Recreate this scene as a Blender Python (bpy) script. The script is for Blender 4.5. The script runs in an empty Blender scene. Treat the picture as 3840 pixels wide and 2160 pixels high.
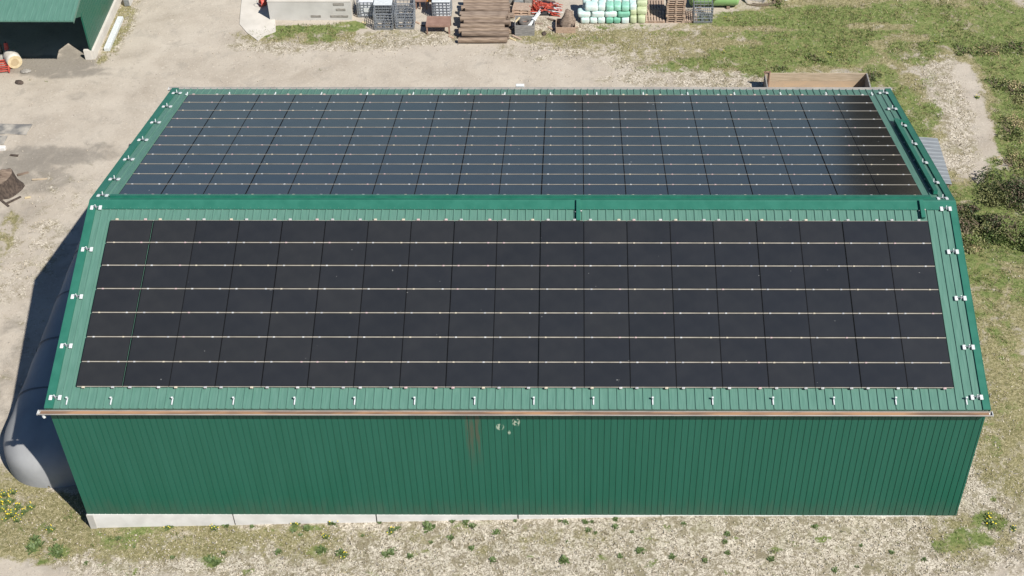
import bpy, math, random
import numpy as np
from math import sin, cos, pi, radians, sqrt, atan2, tan
from mathutils import Vector, Matrix, noise as mnoise
random.seed(7); rng = np.random.default_rng(7)
SC = bpy.context.scene; COL = SC.collection

# ------------------------------------------------------------------ camera, sky, sun, exposure
CAM = Vector((2.27532, -36.64874, 47.67926))
RT = Vector((0.99999479, 0.00304345, -0.00107461)); UP = Vector((-0.00127424, 0.67816905, 0.73490483)); FW = Vector((-0.00296541, 0.73489964, -0.6781694))
FPX, PPX = 5304.4 / 1.490683, (1920 + 217.0) / 1.490683      # photograph surveyed on a 2576 x 1449 grid
cd = bpy.data.cameras.new('camera'); cam = bpy.data.objects.new('camera', cd); COL.objects.link(cam)
cam.matrix_world = Matrix(((RT.x, UP.x, -FW.x, CAM.x), (RT.y, UP.y, -FW.y, CAM.y), (RT.z, UP.z, -FW.z, CAM.z), (0, 0, 0, 1)))
cd.sensor_width = 36; cd.lens = 36 * 5304.4 / 3840; cd.shift_x = -217.0 / 3840; cd.clip_start = 1; cd.clip_end = 3000
SC.camera = cam
SUN = Vector((0.48831, -0.45467, 0.74487)).normalized()
w = bpy.data.worlds.new('World'); SC.world = w; w.use_nodes = True
nt = w.node_tree; sk = nt.nodes.new('ShaderNodeTexSky'); sk.sky_type = 'NISHITA'; sk.sun_disc = False
sk.sun_elevation = math.asin(SUN.z); sk.sun_rotation = atan2(SUN.x, SUN.y); sk.air_density = 1.0; sk.dust_density = 0.3; sk.ozone_density = 3.0
tint = nt.nodes.new('ShaderNodeMix'); tint.data_type = 'RGBA'; tint.blend_type = 'MULTIPLY'; tint.inputs[0].default_value = 1; tint.inputs[7].default_value = (.90, 1.0, 1.12, 1)
nt.links.new(sk.outputs[0], tint.inputs[6]); nt.links.new(tint.outputs[2], nt.nodes['Background'].inputs[0]); nt.nodes['Background'].inputs[1].default_value = 0.05
ld = bpy.data.lights.new('sun', 'SUN'); ld.energy = 4.9; ld.angle = radians(0.5); ld.color = (1, 0.955, 0.88)
sun = bpy.data.objects.new('sun', ld); COL.objects.link(sun); sun.rotation_euler = SUN.to_track_quat('Z', 'Y').to_euler()
SC.view_settings.view_transform = 'Standard'; SC.view_settings.look = 'None'; SC.view_settings.gamma = 1
SC.view_settings.exposure = 0.42

# ------------------------------------------------------------------ ground survey helpers
def sstep(a, b, x):
    t = min(1, max(0, (x - a) / (b - a))); return t * t * (3 - 2 * t)
def gz(x, y):                                             # the yard rises towards the right in front of the barn
    return (0.88 * min(1, max(0, (x + 18) / 25))) * (1 - sstep(10, 24, y))
def at(px, py, z=None):                                   # a surveyed grid point on the ground (or at a known height)
    d = FW + RT * ((px - PPX) / FPX) + UP * ((724.5 - py) / FPX)
    zz = 0 if z is None else z
    for _ in range(1 if z is not None else 6):
        p = CAM + d * ((zz - CAM.z) / d.z)
        if z is None: zz = gz(p.x, p.y)
    return p

# ------------------------------------------------------------------ materials
def mat(name, c1, c2=None, rough=0.7, scale=4.0, metal=0.0, bump=0.0, stretch=(1, 1, 1), detail=5, spec=0.5, bscale=None, lo=0.35, hi=0.65, randhue=None, ior=1.45):
    m = bpy.data.materials.new(name); m.use_nodes = True; n = m.node_tree.nodes; l = m.node_tree.links
    b = n['Principled BSDF']; b.inputs['Roughness'].default_value = rough; b.inputs['Metallic'].default_value = metal
    b.inputs['Specular IOR Level'].default_value = spec
    b.inputs['IOR'].default_value = ior
    if c2 is None and not bump and not randhue:
        b.inputs['Base Color'].default_value = (*c1, 1); return m
    tc = n.new('ShaderNodeTexCoord'); mp = n.new('ShaderNodeMapping'); mp.inputs['Scale'].default_value = stretch
    l.new(tc.outputs['Object'], mp.inputs[0])
    nz = n.new('ShaderNodeTexNoise'); nz.inputs['Scale'].default_value = scale; nz.inputs['Detail'].default_value = detail
    l.new(mp.outputs[0], nz.inputs['Vector'])
    rp = n.new('ShaderNodeValToRGB'); rp.color_ramp.elements[0].position = lo; rp.color_ramp.elements[1].position = hi
    rp.color_ramp.elements[0].color = (*c1, 1); rp.color_ramp.elements[1].color = (*(c2 or c1), 1)
    l.new(nz.outputs[0], rp.inputs[0]); out = rp.outputs[0]
    if randhue:                                           # object-to-object variation
        oi = n.new('ShaderNodeObjectInfo'); r2 = n.new('ShaderNodeValToRGB'); r2.color_ramp.interpolation = 'CONSTANT'
        e = r2.color_ramp.elements; e[0].position = 0; e[0].color = (*randhue[0], 1)
        for k, cc in enumerate(randhue[1:]):
            q = e.new((k + 1) / len(randhue)) if k + 1 < len(randhue) - 0 and k > 0 else e[1]
            q.position = (k + 1) / len(randhue); q.color = (*cc, 1)
        l.new(oi.outputs['Random'], r2.inputs[0])
        mx = n.new('ShaderNodeMix'); mx.data_type = 'RGBA'; mx.blend_type = 'MULTIPLY'; mx.inputs[0].default_value = 1
        l.new(out, mx.inputs[6]); l.new(r2.outputs[0], mx.inputs[7]); out = mx.outputs[2]
    l.new(out, b.inputs['Base Color'])
    if bump:
        n2 = n.new('ShaderNodeTexNoise'); n2.inputs['Scale'].default_value = bscale or scale * 3; n2.inputs['Detail'].default_value = 6
        l.new(mp.outputs[0], n2.inputs['Vector'])
        bp = n.new('ShaderNodeBump'); bp.inputs['Strength'].default_value = min(1, bump * 10); bp.inputs['Distance'].default_value = bump
        l.new(n2.outputs[0], bp.inputs['Height']); l.new(bp.outputs[0], b.inputs['Normal'])
    return m

M = dict(
    roof=mat('roof_green_sheet', (.078, .180, .140), (.102, .214, .170), .42, 3, stretch=(6, .35, 1), detail=6),
    trim=mat('dark_green_trim', (.022, .130, .091), (.030, .152, .108), .4, 2),
    duct=mat('green_duct', (.010, .115, .078), (.018, .15, .10), .4, 2),
    white=mat('white_coating', (.64, .66, .66), (.52, .55, .56), .45, 8),
    clamp=mat('clamp_metal', (.52, .52, .51), None, .45, randhue=[(1, 1, 1), (.85, .85, .86), (1, .9, .72), (.95, .72, .72), (.78, .78, .8)]),
    zinc=mat('galvanised_steel', (.40, .42, .44), (.28, .30, .32), .42, 14, .65),
    rail=mat('rail_aluminium', (.40, .37, .315), (.27, .25, .21), .5, 1.3, .1, stretch=(1.2, 6, 6)),
    glass=mat('solar_glass', (.0210, .0200, .0165), (.0250, .0240, .0202), .12, 1.6, ior=2.25, randhue=[(1, 1, 1), (.90, .90, .90), (1.1, 1.09, 1.07), (.95, .96, 1.0)]),
    frame=mat('black_anodised', (.010, .010, .011), None, .45, spec=.3),
    gutterin=mat('gutter_debris', (.17, .105, .07), (.36, .21, .115), .9, .5, stretch=(1, 8, 8), detail=9, lo=.40, hi=.60),
    gutter=mat('gutter_pale_zinc', (.46, .44, .41), (.36, .345, .33), .4, 1.6, .3),
    concrete=mat('pale_concrete', (.58, .565, .54), (.68, .665, .64), .9, 1.8, bump=.004),
    concrete2=mat('weathered_concrete', (.40, .385, .355), (.52, .50, .465), .9, 1.2, bump=.006, detail=8),
    slab=mat('bright_concrete', (.50, .47, .42), (.60, .565, .51), .9, 1.0, bump=.006, detail=8),
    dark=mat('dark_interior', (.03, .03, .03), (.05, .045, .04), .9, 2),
    bag=mat('grey_membrane', (.26, .265, .27), (.32, .325, .33), .8, .9, detail=9, spec=.2, bump=.012, bscale=2.2, stretch=(1, .6, 1)),
    zincsheet=mat('corrugated_zinc', (.20, .215, .23), (.26, .28, .295), .5, 1.6, .1, stretch=(1, 4, 1)),
    wood=mat('grey_old_timber', (.155, .115, .088), (.30, .235, .185), .88, 3.0, bump=.012, stretch=(.5, 5, 5), detail=8, randhue=[(1, 1, 1), (.84, .82, .8), (1.08, 1.05, 1.0), (.93, .9, .88)]),
    endgrain=mat('timber_end', (.36, .27, .19), (.26, .19, .13), .9, 9),
    plank=mat('tan_planks', (.36, .29, .205), (.47, .385, .285), .85, 1.5, bump=.006, stretch=(1, 6, 6), detail=8),
    plankred=mat('rusty_plank', (.40, .31, .225), (.46, .345, .235), .85, 1.0, bump=.006, stretch=(1, 4, 4)),
    greywood=mat('silver_grey_wood', (.19, .185, .18), (.30, .295, .285), .85, 3, bump=.008, stretch=(1, 6, 6)),
    palletw=mat('pallet_wood', (.34, .25, .19), (.47, .37, .29), .85, 4, bump=.006, stretch=(2, 6, 6), randhue=[(1, 1, 1), (.86, .85, .84), (1.05, 1, .95)]),
    rust=mat('rust_brown_steel', (.24, .145, .11), (.31, .195, .15), .6, 2.2, bump=.003, detail=8),
    orange=mat('orange_paint', (.55, .23, .03), (.44, .19, .05), .5, 3),
    red=mat('faded_red_paint', (.46, .06, .045), (.56, .12, .085), .5, 5),
    redbits=mat('red_plastic', (.50, .045, .03), (.60, .13, .08), .45, 6, randhue=[(1, 1, 1), (.8, .8, .8)]),
    tank=mat('white_tank_plastic', (.68, .70, .72), (.60, .62, .65), .35, 4),
    tankgrey=mat('grey_tank_plastic', (.16, .175, .18), (.24, .25, .25), .4, 6),
    lime=mat('lime_green_tank', (.30, .50, .20), (.25, .43, .165), .4, 1.4, detail=6),
    moss=mat('dark_moss', (.06, .10, .03), (.10, .14, .05), .95, 6),
    tyre=mat('tyre_rubber', (.025, .025, .027), (.04, .04, .04), .8, 12),
    tyregrey=mat('dusty_tyre', (.16, .145, .13), (.11, .10, .09), .9, 8),
    stone=mat('grey_stone', (.20, .185, .165), (.33, .31, .28), .9, 5, bump=.02, detail=8),
    bark=mat('dark_bark', (.04, .03, .025), (.10, .075, .06), .95, 6, bump=.03, stretch=(2, 2, .6), detail=8),
    birch=mat('pale_bark', (.46, .43, .38), (.58, .55, .50), .85, 5, bump=.008),
    cut=mat('fresh_cut_wood', (.52, .42, .25), (.62, .52, .34), .8, 5),
    cutdark=mat('cut_wood_heart', (.40, .30, .17), (.46, .36, .22), .8, 5),
    sackw=mat('white_sack', (.50, .70, .67), (.60, .63, .59), .5, 3, bump=.02, bscale=6),
    sackm=mat('mint_sack', (.25, .52, .40), (.32, .60, .48), .45, 3, bump=.02, bscale=6),
    sackg=mat('green_sack', (.20, .47, .34), (.14, .36, .26), .45, 3, bump=.02, bscale=6),
    sackp=mat('pale_green_sack', (.42, .48, .29), (.50, .55, .36), .5, 3, bump=.02, bscale=6),
    sheetgrey=mat('grey_rubber_mat', (.15, .148, .145), (.40, .37, .32), .85, 1.8, detail=9, lo=.38, hi=.66),
    straw=mat('straw', (.44, .36, .20), (.34, .28, .15), .9, 30),
    twig=mat('brown_twig', (.12, .09, .06), (.2, .16, .11), .9, 10),
    leaf1=mat('leaf_mid', (.098, .15, .036), (.165, .21, .062), .6, 2.0),
    leaf2=mat('leaf_dark', (.034, .055, .017), (.075, .10, .034), .6, 2.0),
    grass2=mat('grass_blade_dark', (.055, .092, .025), (.09, .13, .04), .6, 3),
    leaf3=mat('leaf_olive', (.13, .145, .05), (.22, .22, .095), .7, 2.0),
    weed=mat('weed_leaf', (.075, .115, .035), (.115, .16, .055), .6, 7),
    yellow=mat('yellow_flower', (.75, .56, .02), (.8, .66, .05), .6, 20),
)
def soil_glass():
    n = M['glass'].node_tree.nodes; l = M['glass'].node_tree.links; b = n['Principled BSDF']
    g = n.new('ShaderNodeNewGeometry'); old = b.inputs['Base Color'].links[0].from_socket
    def layer(prev, scale, lo, hi, col, k, det=4):
        z = n.new('ShaderNodeTexNoise'); z.inputs['Scale'].default_value = scale; z.inputs['Detail'].default_value = det; l.new(g.outputs['Position'], z.inputs['Vector'])
        r = n.new('ShaderNodeMapRange'); r.interpolation_type = 'SMOOTHSTEP'; r.inputs[1].default_value = lo; r.inputs[2].default_value = hi; r.inputs[4].default_value = k; l.new(z.outputs[0], r.inputs[0])
        x = n.new('ShaderNodeMix'); x.data_type = 'RGBA'; l.new(r.outputs[0], x.inputs[0]); l.new(prev, x.inputs[6]); x.inputs[7].default_value = (*col, 1); return x.outputs[2]
    o = layer(old, .55, .45, .75, (.05, .047, .041), .16, 7); o = layer(o, 3.3, .757, .785, (.30, .30, .285), .6, 2)
    l.new(o, b.inputs['Base Color'])
soil_glass()
# front wall: green sheet, with the rust run and the bleached scuffs that the sheet itself carries
def wall_material():
    m = bpy.data.materials.new('wall_green_sheet'); m.use_nodes = True; n = m.node_tree.nodes; l = m.node_tree.links
    b = n['Principled BSDF']; b.inputs['Roughness'].default_value = .42; b.inputs['Specular IOR Level'].default_value = .35
    g = n.new('ShaderNodeNewGeometry'); sp = n.new('ShaderNodeSeparateXYZ'); l.new(g.outputs['Position'], sp.inputs[0])
    def noise(scale, st, det=6):
        mp = n.new('ShaderNodeMapping'); mp.inputs['Scale'].default_value = st; l.new(g.outputs['Position'], mp.inputs[0])
        z = n.new('ShaderNodeTexNoise'); z.inputs['Scale'].default_value = scale; z.inputs['Detail'].default_value = det
        l.new(mp.outputs[0], z.inputs['Vector']); return z.outputs[0]
    def ma(op, a, c=None, d=None):
        x = n.new('ShaderNodeMath'); x.operation = op; x.use_clamp = False
        for i, v in enumerate((a, c, d)):
            if v is None: continue
            if isinstance(v, (int, float)): x.inputs[i].default_value = v
            else: l.new(v, x.inputs[i])
        return x.outputs[0]
    def ramp(v, a, c):
        x = n.new('ShaderNodeMapRange'); x.interpolation_type = 'SMOOTHSTEP'; x.inputs[1].default_value = a; x.inputs[2].default_value = c; l.new(v, x.inputs[0]); return x.outputs[0]
    def mix(f, a, c):
        x = n.new('ShaderNodeMix'); x.data_type = 'RGBA'; l.new(f, x.inputs[0])
        for i, v in ((6, a), (7, c)):
            if isinstance(v, tuple): x.inputs[i].default_value = (*v, 1)
            else: l.new(v, x.inputs[i])
        return x.outputs[2]
    X, Z = sp.outputs[0], sp.outputs[2]
    c = mix(ramp(noise(1.1, (2.5, 4, .22)), .3, .7), (.008, .096, .062), (.011, .105, .070))
    rx0, rx1 = WALLX(1168), WALLX(1210)
    run = ma('MULTIPLY', ma('MULTIPLY', ramp(X, rx0, rx0 + .12), ramp(X, rx1 + .05, rx1 - .1)), ramp(ma('ADD', Z, ma('MULTIPLY', noise(3, (4, 1, .3)), 2.4)), 4.5, 7.6))
    run = ma('MULTIPLY', run, ramp(noise(3.5, (5, 1, .22)), .36, .58))
    grime = ma('MULTIPLY', ramp(ma('ADD', Z, ma('MULTIPLY', noise(2.2, (3, 1, .5)), 1.6)), 2.9, 1.5), .35)
    c = mix(grime, c, (.075, .095, .07))
    c = mix(ma('MULTIPLY', run, .55), c, (.105, .062, .042))
    for px, py, w_, h_ in ((1258, 1074, .17, .20), (1298, 1062, .16, .28), (1281, 1088, .06, .12)):
        p = ON_WALL(px, py)
        d = ma('ADD', ma('POWER', ma('DIVIDE', ma('SUBTRACT', X, p.x), w_), 2), ma('POWER', ma('DIVIDE', ma('SUBTRACT', Z, p.z), h_), 2))
        f = ma('MULTIPLY', ramp(d, 1.1, .5), ramp(noise(9, (1, 1, .8)), .47, .54))
        c = mix(ma('MULTIPLY', f, .8), c, (.42, .48, .38))
    l.new(c, b.inputs['Base Color']); return m
def ON_WALL(px, py):
    d = FW + RT * ((px - PPX) / FPX) + UP * ((724.5 - py) / FPX); return CAM + d * ((0.15 - CAM.y) / d.y)
def WALLX(px): return ON_WALL(px, 1080).x

# ------------------------------------------------------------------ mesh helpers
class MB:
    def __init__(s): s.v = []; s.f = []
    def add(s, vs, fs):
        o = len(s.v); s.v += [tuple(x) for x in vs]; s.f += [tuple(i + o for i in f) for f in fs]; return s
    def box(s, c, d, rz=0, rx=0, ry=0, bev=0):
        x, y, z = (k / 2 for k in d); R = Matrix.Rotation(rz, 3, 'Z') @ Matrix.Rotation(ry, 3, 'Y') @ Matrix.Rotation(rx, 3, 'X')
        if bev:                                            # chamfer along the four long vertical edges and the top
            b = bev; ring = [(-x + b, -y), (x - b, -y), (x, -y + b), (x, y - b), (x - b, y), (-x + b, y), (-x, y - b), (-x, -y + b)]
            vs = [(a, c_, -z) for a, c_ in ring] + [(a, c_, z - b) for a, c_ in ring] + [(a * (1 - b / max(x, b * 1.01)), c_ * (1 - b / max(y, b * 1.01)), z) for a, c_ in ring]
            fs = [tuple(range(7, -1, -1)), tuple(range(16, 24))]
            for k in (0, 8): fs += [(k + i, k + (i + 1) % 8, k + 8 + (i + 1) % 8, k + 8 + i) for i in range(8)]
        else:
            vs = [(i, j, k) for k in (-z, z) for j in (-y, y) for i in (-x, x)]
            fs = [(0, 2, 3, 1), (4, 5, 7, 6), (0, 1, 5, 4), (2, 6, 7, 3), (0, 4, 6, 2), (1, 3, 7, 5)]
        return s.add([R @ Vector(q) + Vector(c) for q in vs], fs)
    def cyl(s, a, b, r, n=10, r2=None, caps=True):
        a, b = Vector(a), Vector(b); ax = (b - a).normalized(); u = ax.orthogonal().normalized(); v = ax.cross(u); r2 = r if r2 is None else r2
        vs = [a + (u * cos(t) + v * sin(t)) * r for t in (2 * pi * i / n for i in range(n))] + [b + (u * cos(t) + v * sin(t)) * r2 for t in (2 * pi * i / n for i in range(n))]
        fs = [(i, (i + 1) % n, n + (i + 1) % n, n + i) for i in range(n)]
        if caps: fs += [tuple(range(n - 1, -1, -1)), tuple(range(n, 2 * n))]
        return s.add(vs, fs)
    def tube(s, pts, r, n=6, closed=False):
        k = len(pts)
        for i in range(k if closed else k - 1): s.cyl(pts[i], pts[(i + 1) % k], r, n)
        return s
    def lathe(s, prof, n=20, c=(0, 0, 0), ax='Z'):
        vs = []; fs = []
        for r, z in prof:
            for i in range(n):
                t = 2 * pi * i / n; q = (r * cos(t), r * sin(t), z)
                if ax == 'Y': q = (q[0], q[2], q[1])
                if ax == 'X': q = (q[2], q[0], q[1])
                vs.append((q[0] + c[0], q[1] + c[1], q[2] + c[2]))
        for j in range(len(prof) - 1):
            fs += [(j * n + i, j * n + (i + 1) % n, (j + 1) * n + (i + 1) % n, (j + 1) * n + i) for i in range(n)]
        fs += [tuple(range(n - 1, -1, -1)), tuple(range((len(prof) - 1) * n, len(prof) * n))]
        return s.add(vs, fs)
    def prism(s, poly, a, b, axis='X'):                    # poly in the two other axes, from a to b along axis
        n = len(poly)
        def P(q, t): return (t, q[0], q[1]) if axis == 'X' else ((q[0], t, q[1]) if axis == 'Y' else (q[0], q[1], t))
        return s.add([P(q, a) for q in poly] + [P(q, b) for q in poly], [tuple(range(n - 1, -1, -1)), tuple(range(n, 2 * n))] + [(i, (i + 1) % n, n + (i + 1) % n, n + i) for i in range(n)])
    def sheet(s, rows):                                    # grid of points
        n = len(rows[0]); return s.add([p for r in rows for p in r], [(j * n + i, j * n + i + 1, (j + 1) * n + i + 1, (j + 1) * n + i) for j in range(len(rows) - 1) for i in range(n - 1)])
    def mesh(s, name, m, smooth=False):
        me = bpy.data.meshes.new(name); me.from_pydata(s.v, [], s.f); me.update()
        import bmesh
        bm = bmesh.new(); bm.from_mesh(me); bmesh.ops.recalc_face_normals(bm, faces=bm.faces); bm.to_mesh(me); bm.free()
        me.materials.append(m)
        if smooth: me.polygons.foreach_set('use_smooth', [True] * len(me.polygons))
        return me
    def build(s, name, m, parent=None, smooth=False):
        o = bpy.data.objects.new(name, s.mesh(name, m, smooth)); COL.objects.link(o)
        if parent: o.parent = parent
        return o
def tag(o, label=None, cat=None, group=None, kind=None):
    for k, v in (('label', label), ('category', cat), ('group', group), ('kind', kind)):
        if v: o[k] = v
    return o
def thing(name, label, cat, loc=(0, 0, 0), rot=(0, 0, 0), group=None):
    o = bpy.data.objects.new(name, None); COL.objects.link(o); o.location = loc; o.rotation_euler = rot; o.empty_display_size = .2
    return tag(o, label, cat, group)
def dup(o, loc=None, rot=None, label=None, parent=None):
    c = o.copy(); COL.objects.link(c)
    if parent: c.parent = parent
    if loc is not None: c.location = loc
    if rot is not None: c.rotation_euler = rot
    if label: c['label'] = label
    for ch in list(o.children): dup(ch, parent=c)
    return c
def raw_mesh(name, verts, faces, mats, midx=None, smooth=False):     # numpy arrays -> object
    me = bpy.data.meshes.new(name); nv, nf, k = len(verts), len(faces), faces.shape[1]
    me.vertices.add(nv); me.vertices.foreach_set('co', verts.astype(np.float32).ravel())
    me.loops.add(nf * k); me.loops.foreach_set('vertex_index', faces.astype(np.int32).ravel())
    me.polygons.add(nf); me.polygons.foreach_set('loop_start', np.arange(0, nf * k, k, dtype=np.int32))
    me.update(calc_edges=True)
    for m in mats: me.materials.append(m)
    if midx is not None: me.polygons.foreach_set('material_index', midx.astype(np.int32))
    if smooth: me.polygons.foreach_set('use_smooth', np.ones(nf, bool))
    o = bpy.data.objects.new(name, me); COL.objects.link(o); return o
ORD = ['first', 'second', 'third', 'fourth', 'fifth', 'sixth', 'seventh', 'eighth', 'ninth', 'tenth', 'eleventh', 'twelfth', 'thirteenth', 'fourteenth', 'fifteenth', 'sixteenth', 'seventeenth', 'eighteenth', 'nineteenth']
def nth(i, n):                                            # place along a row, counted from the nearer end
    if i == 0: return 'at the left end'
    if i == n - 1: return 'at the right end'
    if i == (n - 1) / 2: return 'in the middle'
    return f'{ORD[i]} from the left' if i < n / 2 else f'{ORD[n - 1 - i]} from the right'

# ------------------------------------------------------------------ ground
def blobs(X, Y, lst):
    out = np.zeros_like(X)
    for px, py, rx, ry, s, *r in lst:
        c = at(px, py); ex = (at(px + rx, py) - c).xy.length; ey = (at(px, py + ry) - c).xy.length
        a = radians(r[0]) if r else 0
        dx, dy = X - c.x, Y - c.y; u = (dx * cos(a) + dy * sin(a)) / ex; v = (-dx * sin(a) + dy * cos(a)) / ey
        d = u * u + v * v
        out = np.maximum(out, s * np.clip(1.45 - d * .75, 0, 1)) if s > 0 else np.where(d < 2, out * (1 - (-s) * np.clip(1.45 - d * .75, 0, 1)), out)
    return out
GREEN = [(790, 72, 120, 10, .85), (690, 86, 60, 12, .75), (815, 92, 40, 14, .8), (880, 62, 50, 8, .75), (905, 60, 25, 10, .6), (770, 105, 90, 10, .35),
         (1570, 66, 110, 10, .5), (1470, 100, 90, 12, .35), (1400, 92, 60, 9, .5), (1900, 45, 150, 18, .8), (1800, 58, 70, 10, .65), (1950, 90, 170, 14, .72), (1780, 85, 130, 10, .5), (1700, 82, 120, 10, .38),
         (2080, 45, 180, 30, .95), (2050, 95, 150, 18, .9), (2150, 60, 120, 40, .95), (1990, 138, 190, 26, .98), (1820, 155, 130, 16, .8), (1690, 172, 90, 12, .66), (2100, 130, 90, 36, 1), (1930, 178, 70, 16, .8), (1870, 185, 50, 10, .55),
         (2300, 40, 150, 40, .8), (2400, 110, 110, 60, .85), (2520, 60, 100, 60, .8), (2540, 200, 60, 130, .9), (2480, 160, 60, 50, .85), (2280, 130, 60, 30, .65),
         (2215, 200, 50, 45, .72), (2255, 250, 60, 40, .8), (2330, 285, 45, 30, .72), (2300, 320, 60, 40, .8), (2350, 220, 30, 60, .5), (2400, 355, 25, 40, .66), (2545, 360, 40, 100, .9), (2500, 460, 70, 60, .8), (2440, 520, 60, 80, .75), (2520, 570, 90, 90, .9),
         (2480, 690, 60, 60, .72), (2540, 720, 50, 50, .6), (2500, 800, 50, 50, .5), (2540, 900, 30, 60, .5), (2440, 660, 30, 40, .6),
         (2490, 1310, 40, 26, .85), (2440, 1355, 60, 26, .85), (2380, 1375, 50, 18, .62), (2500, 1255, 14, 10, .7), (2540, 1040, 30, 40, .35), (2490, 1100, 30, 60, .4),
         (90, 1370, 22, 22, .7), (145, 1388, 26, 18, .75), (440, 1350, 60, 14, .5), (350, 1335, 70, 12, .55), (530, 1412, 40, 16, .6), (980, 1390, 24, 12, .55), (800, 1385, 30, 14, .5), (290, 1365, 60, 22, .55), (200, 1300, 60, 30, .4), (350, 1330, 80, 10, .6), (1180, 1322, 60, 8, .45), (760, 1330, 60, 8, .5), (1270, 1345, 40, 12, .4), (1080, 1390, 50, 12, .4), (40, 1310, 60, 26, .35), (60, 1320, 30, 20, .5),
         (300, 75, 14, 40, .28), (285, 130, 12, 16, .3), (2410, 190, 55, 60, -.95), (2435, 290, 50, 75, -.95), (2410, 390, 60, 60, -.9), (2210, 66, 70, 9, -.8), (2300, 95, 40, 8, -.6)]
pr0 = random.Random(77)
for _ in range(60):
    gpx = pr0.uniform(60, 2400); GREEN.append((gpx, pr0.uniform(1312, 1445), pr0.uniform(8, 30), pr0.uniform(4, 10), pr0.uniform(.34, .60)))
DRY = [(300, 60, 30, 60, .75), (272, 120, 18, 40, .7), (760, 90, 160, 20, .8), (700, 115, 90, 22, .3), (900, 100, 120, 16, .6), (1040, 85, 120, 12, .4), (1450, 95, 180, 18, .8), (1600, 100, 250, 30, .75), (1750, 130, 200, 34, .7), (2000, 90, 300, 60, .9), (1980, 150, 330, 34, .9), (1620, 175, 60, 14, .55),
       (2150, 60, 300, 90, .95), (2400, 60, 250, 90, .95), (2530, 250, 70, 250, .95), (2250, 250, 90, 110, .9), (2320, 330, 60, 100, .85), (2420, 560, 110, 150, .9), (2500, 650, 110, 180, .95), (2490, 900, 90, 250, .9), (2510, 1150, 70, 120, .75), (2440, 1350, 110, 60, .7), (2300, 1400, 130, 30, .35),
       (120, 1320, 260, 80, .95), (400, 1360, 260, 50, .85), (650, 1360, 300, 40, .65), (1080, 1345, 120, 24, .5), (1420, 1350, 140, 24, .5), (1250, 1385, 90, 14, .45), (850, 1395, 90, 20, .55), (1000, 1400, 300, 50, .28), (30, 1240, 90, 70, .85), (10, 600, 30, 90, .6), (1500, 1360, 260, 30, .35), (2050, 1390, 200, 30, .25), (1750, 1330, 300, 20, .2), (2420, 210, 45, 50, -.6), (2440, 290, 45, 60, -.6), (2415, 390, 45, 45, -.6)]
ROUGH = [(700, 105, 110, 30, .75), (900, 105, 160, 24, .85), (1050, 95, 130, 18, .9), (1300, 70, 120, 30, .9), (1420, 80, 160, 26, .9), (1580, 110, 240, 36, .85), (1400, 130, 200, 24, .5), (1750, 150, 220, 50, .8), (1700, 200, 190, 18, .65), (1850, 205, 150, 16, .9), (2150, 100, 200, 20, .6), (2330, 140, 80, 50, .8), (2370, 260, 70, 130, .75), (2400, 380, 60, 70, .7),
         (2450, 560, 60, 90, .7), (2450, 1000, 90, 300, .8), (2500, 1250, 130, 180, .95), (2200, 1370, 400, 90, 1), (1800, 1370, 500, 90, 1), (1300, 1380, 500, 90, 1), (800, 1375, 420, 80, 1), (400, 1365, 300, 80, .95), (150, 1310, 200, 80, .95), (300, 60, 40, 90, .7), (40, 1250, 90, 60, .9),
         (150, 480, 110, 60, .35), (60, 650, 90, 120, .5), (60, 900, 60, 160, .3)]
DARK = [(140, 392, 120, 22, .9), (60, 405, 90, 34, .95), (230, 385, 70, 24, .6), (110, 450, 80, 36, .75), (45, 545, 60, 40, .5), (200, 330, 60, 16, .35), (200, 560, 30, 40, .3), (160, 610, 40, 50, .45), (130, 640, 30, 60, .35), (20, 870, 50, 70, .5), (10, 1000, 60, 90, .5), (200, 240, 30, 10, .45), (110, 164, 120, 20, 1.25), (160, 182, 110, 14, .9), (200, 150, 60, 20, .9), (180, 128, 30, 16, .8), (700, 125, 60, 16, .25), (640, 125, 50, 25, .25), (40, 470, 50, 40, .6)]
def axis(lo, hi, st):
    core = list(np.arange(lo, hi + 1e-6, st)); a, b, d, e = [], [], st, 0
    x = lo; d = st
    while x > lo - 700: d *= 1.35; x -= d; a.append(x)
    y = hi; d = st
    while y < hi + 700: d *= 1.35; y += d; b.append(y)
    return np.array(a[::-1] + core + b)
gx, gy = axis(-40, 40, .2), axis(-8, 52, .2)
GX, GY = np.meshgrid(gx, gy)
def gzn(X, Y):
    t = np.clip((Y - 10) / 14, 0, 1); t = t * t * (3 - 2 * t); return .88 * np.clip((X + 18) / 25, 0, 1) * (1 - t)
GZ = gzn(GX, GY) + .018 * np.sin(GX * 1.7 + np.sin(GY * 1.3) * 2) * np.cos(GY * 1.9 + GX * .6)
GZ = np.where((GX > -19) & (GX < 19) & (GY > .1) & (GY < 23), np.minimum(GZ, .88 * np.clip((GX + 18) / 25, 0, 1)), GZ)
gv = np.stack([GX, GY, GZ], -1).reshape(-1, 3); nx = len(gx)
ii = np.arange(len(gy) - 1)[:, None] * nx + np.arange(nx - 1)[None, :]
gf = np.stack([ii, ii + 1, ii + nx + 1, ii + nx], -1).reshape(-1, 4)
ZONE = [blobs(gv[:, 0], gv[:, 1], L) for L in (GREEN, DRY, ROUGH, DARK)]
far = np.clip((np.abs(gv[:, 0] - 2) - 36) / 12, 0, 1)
ZONE[1] = np.maximum(ZONE[1], far * .8); ZONE[0] = np.maximum(ZONE[0], far * .7)

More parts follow.
